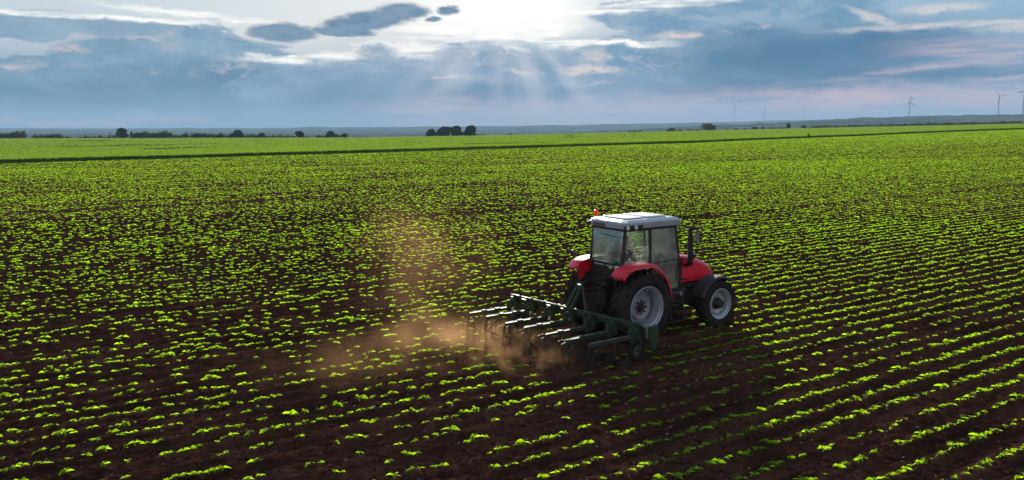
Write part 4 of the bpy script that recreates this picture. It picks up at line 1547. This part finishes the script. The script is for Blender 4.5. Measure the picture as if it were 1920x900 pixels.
# (column, height in px, width in px, kind, share of bare stem, label)
TREES = [
    (228, 21, 24, 0, .12, 'tallest dark tree of the left field edge, with an open ragged crown'),
    (206, 13, 7, 0, .15, 'slim upright tree just before the tallest tree of the left field edge'),
    (160, 9, 5, 0, .35, 'thin young tree standing alone in the gap of the left hedge'),
    (188, 7.5, 11, 0, .1, 'small round tree between the thin young tree and the slim tree'),
    (260, 12, 11, 1, .1, 'small pointed tree at the start of the long left hedge'),
    (369, 10, 16, 1, .1, 'low broad tree rising from the middle of the long left hedge'),
    (444, 16, 27, 0, .12, 'broad dark round tree at the end of the long left hedge'),
    (491, 11, 17, 0, .12, 'dark bushy tree between the broad round tree and the umbrella shaped tree'),
    (562, 14, 20, 0, .25, 'dome crowned tree on a visible short trunk, standing free on the horizon'),
    (622, 14, 20, 0, .22, 'round tree with a lower bush growing against it on the horizon'),
    (647, 10, 15, 1, .2, 'smallest round tree at the right end of the left tree row'),
    (809, 15, 19, 0, .10, 'first tree of the four tree clump in the middle of the horizon, the lowest'),
    (832, 19, 26, 1, .12, 'broadest, patchy tree of the clump in the middle of the horizon'),
    (855, 20, 24, 0, .14, 'tree in the clump right beside the pale gap between the trunks'),
    (883, 20, 26, 0, .16, 'round dark tree at the right end of the clump in the middle of the horizon'),
    (1415, 6.5, 14, 0, .08, 'low spreading tree, left one of a pair before the blue hills'),
    (1430, 7, 9, 0, .1, 'small round tree, right one of a pair before the blue hills'),
    (1477, 12, 12, 0, .1, 'tall leaning dark tree on the right field edge before the blue hills'),
    (1506, 8, 10, 0, .1, 'small bushy tree to the right of the tall leaning tree'),
]
for i, (px, hp, wp, kind, tall, label) in enumerate(TREES):
    Y = edge_y(px) + 10
    L = at(px, 250, Y)
    L.z = float(terrain(L.x, edge_y(px))) - .2
    make_tree(L, px_to_m(hp, Y), px_to_m(wp, Y) * (1.22 if 800 < px < 900 else 1.05), 100 + i, label, 'trees along the far field edge', kind, tall)


def bush_proto(seed, kind):
    rng = np.random.default_rng(seed)
    lobes = [((rng.normal(0, .5), rng.normal(0, .4), rng.uniform(.25, .65)), (rng.uniform(.45, .8), rng.uniform(.4, .7), rng.uniform(.3, .45))) for _ in range(5)]
    v, q = crown_mesh(rng, lobes, .13, 150)
    o = mesh_object('bush', v, q.astype(np.int32), CROWN[kind])
    me = o.data
    bpy.data.objects.remove(o)
    return me


BUSH = [bush_proto(7 + k, k % 2) for k in range(5)]
RUSSET = bush_proto(31, 2)


def bush(px, hp, wp, label, group, rng, me=None, Y=None, back=8):
    Y = (Y or edge_y(px) + back)
    L = at(px, 250, Y)
    if back:
        L.z = float(terrain(L.x, edge_y(px))) - .2
    o = bpy.data.objects.new('bush', me or BUSH[rng.integers(0, 5)])
    COL.objects.link(o)
    o.location = L
    o.rotation_euler = (0, 0, rng.uniform(0, 6.28))
    s = px_to_m(wp, Y) / 2.0
    o.scale = (s, s, px_to_m(hp, Y) * 1.75)
    return tag(o, label, 'bush', group)


rb = np.random.default_rng(3)
for px in np.arange(2, 46, 7.0):
    bush(px, rb.uniform(7, 10), rb.uniform(11, 16), 'dark bush in the thick hedge at the far left end of the grain field', 'bushes of the far left hedge', rb)
for px in np.arange(64, 134, 7.0):
    bush(px, rb.uniform(4, 7) * (1.0 if px < 118 else .6), rb.uniform(10, 14), 'low bush in the second hedge from the left on the field edge', 'bushes of the second left hedge', rb)
for px in np.arange(150, 222, 9.0):
    bush(px, rb.uniform(2.5, 4.5), rb.uniform(7, 11), 'very low bush at the foot of the slim trees on the left field edge', 'bushes under the slim trees', rb)
for px in np.arange(246, 436, 6.5):
    bush(px, rb.uniform(5, 9) * (1.1 if px < 320 else .85), rb.uniform(9, 14), 'dark bush in the long hedge between the tallest tree and the broad round tree', 'bushes of the long left hedge', rb)
for px in np.arange(462, 550, 7.0):
    bush(px, rb.uniform(3, 6) * (.7 if px > 530 else 1), rb.uniform(8, 12), 'low bush between the broad round tree and the dome crowned tree', 'bushes between the free standing trees', rb)
for px in (576, 596, 604, 612, 634):
    bush(px, rb.uniform(3, 5.5), rb.uniform(9, 13), 'low bush beside the round trees at the end of the left tree row', 'bushes at the end of the left tree row', rb)
for px in (897, 906, 958):
    bush(px, 2.8, 8, 'tiny bush to the right of the four tree clump on the horizon', 'bushes beside the tree clump', rb)
for px in (1180, 1190, 1198):
    bush(px, 3.0, 8, 'faint low bush on the field edge left of the dark bush pair', 'faint bushes on the field edge', rb)
for px in (1252, 1262, 1274):
    bush(px, 5.2 if px == 1262 else 3.4, 11, 'dark bush in the small group on the field edge behind the tractor roof', 'bushes behind the tractor roof', rb)
for px in (1292, 1306, 1360, 1380, 1396):
    bush(px, 2.6, 12, 'very low bush on the field edge beside the russet mound', 'bushes beside the russet mound', rb)
bush(1328, 8.5, 30, 'broad russet mound of a bush on the right field edge', None, rb, RUSSET)
for px in np.arange(1444, 1470, 8.0):
    bush(px, 2.8, 10, 'very low bush between the pair of trees and the tall leaning tree', 'bushes by the leaning tree', rb)
for px in np.arange(1520, 1716, 8.0):
    bush(px, rb.uniform(2.2, 4.2), rb.uniform(10, 15), 'low bush in the thin line along the right field edge below the hills', 'bushes of the right field edge', rb)
for px in np.arange(1716, 1935, 8.0):
    bush(px, rb.uniform(3.2, 4.6), rb.uniform(12, 16), 'bush in the dark even hedge at the far right end of the grain field', 'bushes of the far right hedge', rb)
bush(1516, 5.5, 5, 'lone tiny bush at the dark front edge of the grain field', None, rb, None, float(np.interp(col_u(1516), _u, STRIP_Y)) - 3, 0)


# ------------------------------------------------------------------ wind turbines on the far hills
TW = paint('turbine grey', (.34, .36, .40), .5, 0, 0, .05)


def make_turbine(px, hub_py, Y, blade, yaw, spin, label):
    u = float(col_u(px, hub_py))
    X = u * Y
    zb = float(terrain(X, Y)) - 2
    zh = float(ray_z(u, hub_py, Y))
    root = empty('wind_turbine', (X, Y, zb), yaw, label, 'wind turbine', 'wind turbines on the far hills')
    H = zh - zb
    MB().tube([(0, 0, 0), (0, 0, H * .5), (0, 0, H - 1.5)], [3.2, 2.6, 1.9], 16).build('tower', TW, root, smooth=True)
    MB().box((0, 2.0, H), (3.4, 10, 3.6)).build('nacelle', TW, root, .6)
    MB().lathe([(.01, -7.2), (1.2, -6.8), (1.9, -5.5), (2.0, -3.4)], (0, 0, H), 'y', 18).build('hub', TW, root, smooth=True)
    for k in range(3):
        a = spin + 2 * math.pi * k / 3
        ex, ez = math.sin(a), math.cos(a)
        rings = []
        for t, ch, th in ((.0, 2.2, 2.2), (.08, 2.6, 2.0), (.22, 5.0, 1.5), (.5, 4.0, .9), (.8, 2.8, .6), (1.0, 1.2, .2)):
            c = Vector((ex * blade * t, -5, H + ez * blade * t))
            side = Vector((ez, 0, -ex))
            tw = R(28 * (1 - t))
            d1 = side * math.cos(tw) + Vector((0, 1, 0)) * math.sin(tw)
            d2 = Vector((0, 1, 0)) * math.cos(tw) - side * math.sin(tw)
            rings.append([c + d1 * ch * .5 * math.cos(g) + d2 * th * .5 * math.sin(g) for g in np.linspace(0, 2 * math.pi, 9)[:-1]])
        MB().loft(rings).build('blade', TW, root, smooth=True)
    return root


make_turbine(1377, 200, 7400, 42, R(72), R(20), 'leftmost faint wind turbine on the far blue ridge')
make_turbine(1434, 200, 7500, 42, R(75), R(75), 'second faint wind turbine from the left on the far blue ridge')
make_turbine(1508, 200, 7300, 42, R(70), R(50), 'third faint wind turbine from the left on the far blue ridge')
make_turbine(1706, 192, 4700, 38, R(12), R(6 + 240), 'nearer, lower of the two overlapping wind turbines on the right hill')
make_turbine(1706.6, 184, 6000, 42, R(18), R(100), 'farther wind turbine just above the other in the overlapping pair')
make_turbine(1874, 180.5, 4500, 44, R(10), R(76), 'wind turbine with its blades spread like a Y near the right end of the hills')
make_turbine(1921, 171, 3900, 46, R(10), R(262), 'rightmost wind turbine, its tower on the edge of the picture')


# ------------------------------------------------------------------ clods, stones and dry scraps lying on the soil
def scraps():
    rng = np.random.default_rng(17)

    def lumps(n, smin, smax, flat, mat, name, label, ymax, power):
        t = rng.uniform(0, 1, n)
        Y = 9 + (ymax - 9) * t ** power
        X = rng.uniform(-.66, .66, n) * Y
        S = X * RD[0] + Y * RD[1]; T = X * RN[0] + Y * RN[1]
        Z = terrain(X, Y) + soil_height(S, T)
        base = np.array([(1, 0, 0), (-1, 0, 0), (0, 1, 0), (0, -1, 0), (0, 0, 1), (0, 0, -1)], float)
        tri = np.array([(0, 2, 4), (2, 1, 4), (1, 3, 4), (3, 0, 4), (2, 0, 5), (1, 2, 5), (3, 1, 5), (0, 3, 5)])
        s = smin + (smax - smin) * rng.random(n) ** 3
        v = base[None] * (s[:, None, None] * rng.uniform(.5, 1.3, (n, 6, 1)))
        v[:, :, 2] *= flat
        a = rng.uniform(0, 6.28, n); c, d = np.cos(a)[:, None], np.sin(a)[:, None]
        x = v[:, :, 0] * c - v[:, :, 1] * d + X[:, None]; y = v[:, :, 0] * d + v[:, :, 1] * c + Y[:, None]
        z = v[:, :, 2] + Z[:, None] + s[:, None] * .15
        V = np.stack([x, y, z], -1).reshape(-1, 3)
        F = (tri[None] + (np.arange(n) * 6)[:, None, None]).reshape(-1, 3).astype(np.int32)
        o = mesh_object(name, V, F, mat)
        tag(o, label, 'soil', kind='stuff')
    clod = material('clod', lambda N: diffuse(N, N.mix(N.noise(N.n('ShaderNodeNewGeometry').outputs['Position'], 5, 4, .6), (.045, .020, .015, 1), (.10, .048, .034, 1))))
    lumps(34000, .014, .085, .65, clod, 'soil_clods', 'crumbly red brown clods lying between the crop rows', 46, 1.4)
    pale = material('dry scrap', lambda N: diffuse(N, N.mix(N.noise(N.n('ShaderNodeNewGeometry').outputs['Position'], 3, 2, .5), (.16, .11, .09, 1), (.42, .36, .33, 1))))
    lumps(3600, .010, .040, .5, pale, 'dry_scraps', 'pale scraps of dry stalk and stone scattered over the soil', 40, 1.3)


scraps()


# ------------------------------------------------------------------ dust behind the cultivator
def dust(name, loc, size, dens, label, color, sc, rot=0.0, lo=.42, seed=0.0):
    b = MB()
    rings = []
    for i in range(1, 8):
        ph = math.pi * i / 8
        rings.append([Vector((math.sin(ph) * math.cos(t), math.sin(ph) * math.sin(t), -math.cos(ph))) for t in np.linspace(0, 2 * math.pi, 17)[:-1]])
    b.loft(rings)
    m = bpy.data.materials.new(name)
    m.use_nodes = True
    N = Nodes(m.node_tree)
    co = objco(N)
    r = N.vec('LENGTH', co)
    geo = N.n('ShaderNodeNewGeometry').outputs['Position']
    n = N.noise(N.vec('ADD', N.vec('MULTIPLY', geo, (sc, sc, sc)), (seed, seed, seed)), 1, 4, .6)
    d = N.math('MULTIPLY', N.smooth(r, .95, .15), N.smooth(n, lo, lo + .3))
    v = N.n('ShaderNodeVolumePrincipled')
    v.inputs['Color'].default_value = color
    v.inputs['Anisotropy'].default_value = .6
    N.put(v.inputs['Density'], N.math('MULTIPLY', d, dens))
    out = N.n('ShaderNodeOutputMaterial')
    N.t.links.new(v.outputs[0], out.inputs['Volume'])
    o = b.build(name, m)
    o.location = loc
    o.scale = size
    o.rotation_euler = (0, 0, rot)
    tag(o, label, 'dust', kind='stuff')
    return o


ROT = math.pi / 2 - ROW_ANG
def behind(f, l, z):
    fx, fy = math.sin(TR_TH), math.cos(TR_TH)
    return (TR_X + f * fx - l * fy, TR_Y + f * fy + l * fx, float(terrain(TR_X, TR_Y)) + z)


DC = (.86, .52, .26, 1)
dust('dust_cloud', behind(-3.2, -.1, .12), (1.9, 3.0, .66), 1.25, 'thick brown dust boiling up under the cultivator arms', DC, 1.6, ROT, .47)
dust('dust_cloud', behind(-4.0, 1.6, .25), (2.2, 1.7, .9), .30, 'golden dust drifting off the left end of the cultivator', DC, 1.1, ROT, .42, 3.0)
dust('dust_cloud', behind(-5.4, .9, .15), (4.2, 2.4, .7), .11, 'thin low veil of dust trailing over the rows behind the cultivator', DC, .7, ROT, .36, 7.0)
dust('dust_cloud', behind(-3.0, 4.6, 1.4), (2.8, 3.4, 2.6), .036, 'faint high haze of golden dust left of the tractor', DC, .55, ROT, .36, 11.0)


# ------------------------------------------------------------------ the air
def haze():
    zmin = -60.0
    me = bpy.data.meshes.new('haze')
    b = MB().box((0, 0, (zmin + 240) / 2), (32000, 32000, 240 - zmin))
    me.from_pydata(b.v, [], b.f)
    o = bpy.data.objects.new('haze', me)
    COL.objects.link(o)
    m = bpy.data.materials.new('haze')
    m.use_nodes = True
    N = Nodes(m.node_tree)
    v = N.n('ShaderNodeVolumePrincipled')
    v.inputs['Color'].default_value = (.44, .70, 1.0, 1)
    v.inputs['Density'].default_value = 1.0e-4
    v.inputs['Anisotropy'].default_value = 0.0
    out = N.n('ShaderNodeOutputMaterial')
    N.t.links.new(v.outputs[0], out.inputs['Volume'])
    me.materials.append(m)
    tag(o, 'pale blue summer haze in the air over the fields', 'haze', kind='stuff')


haze()
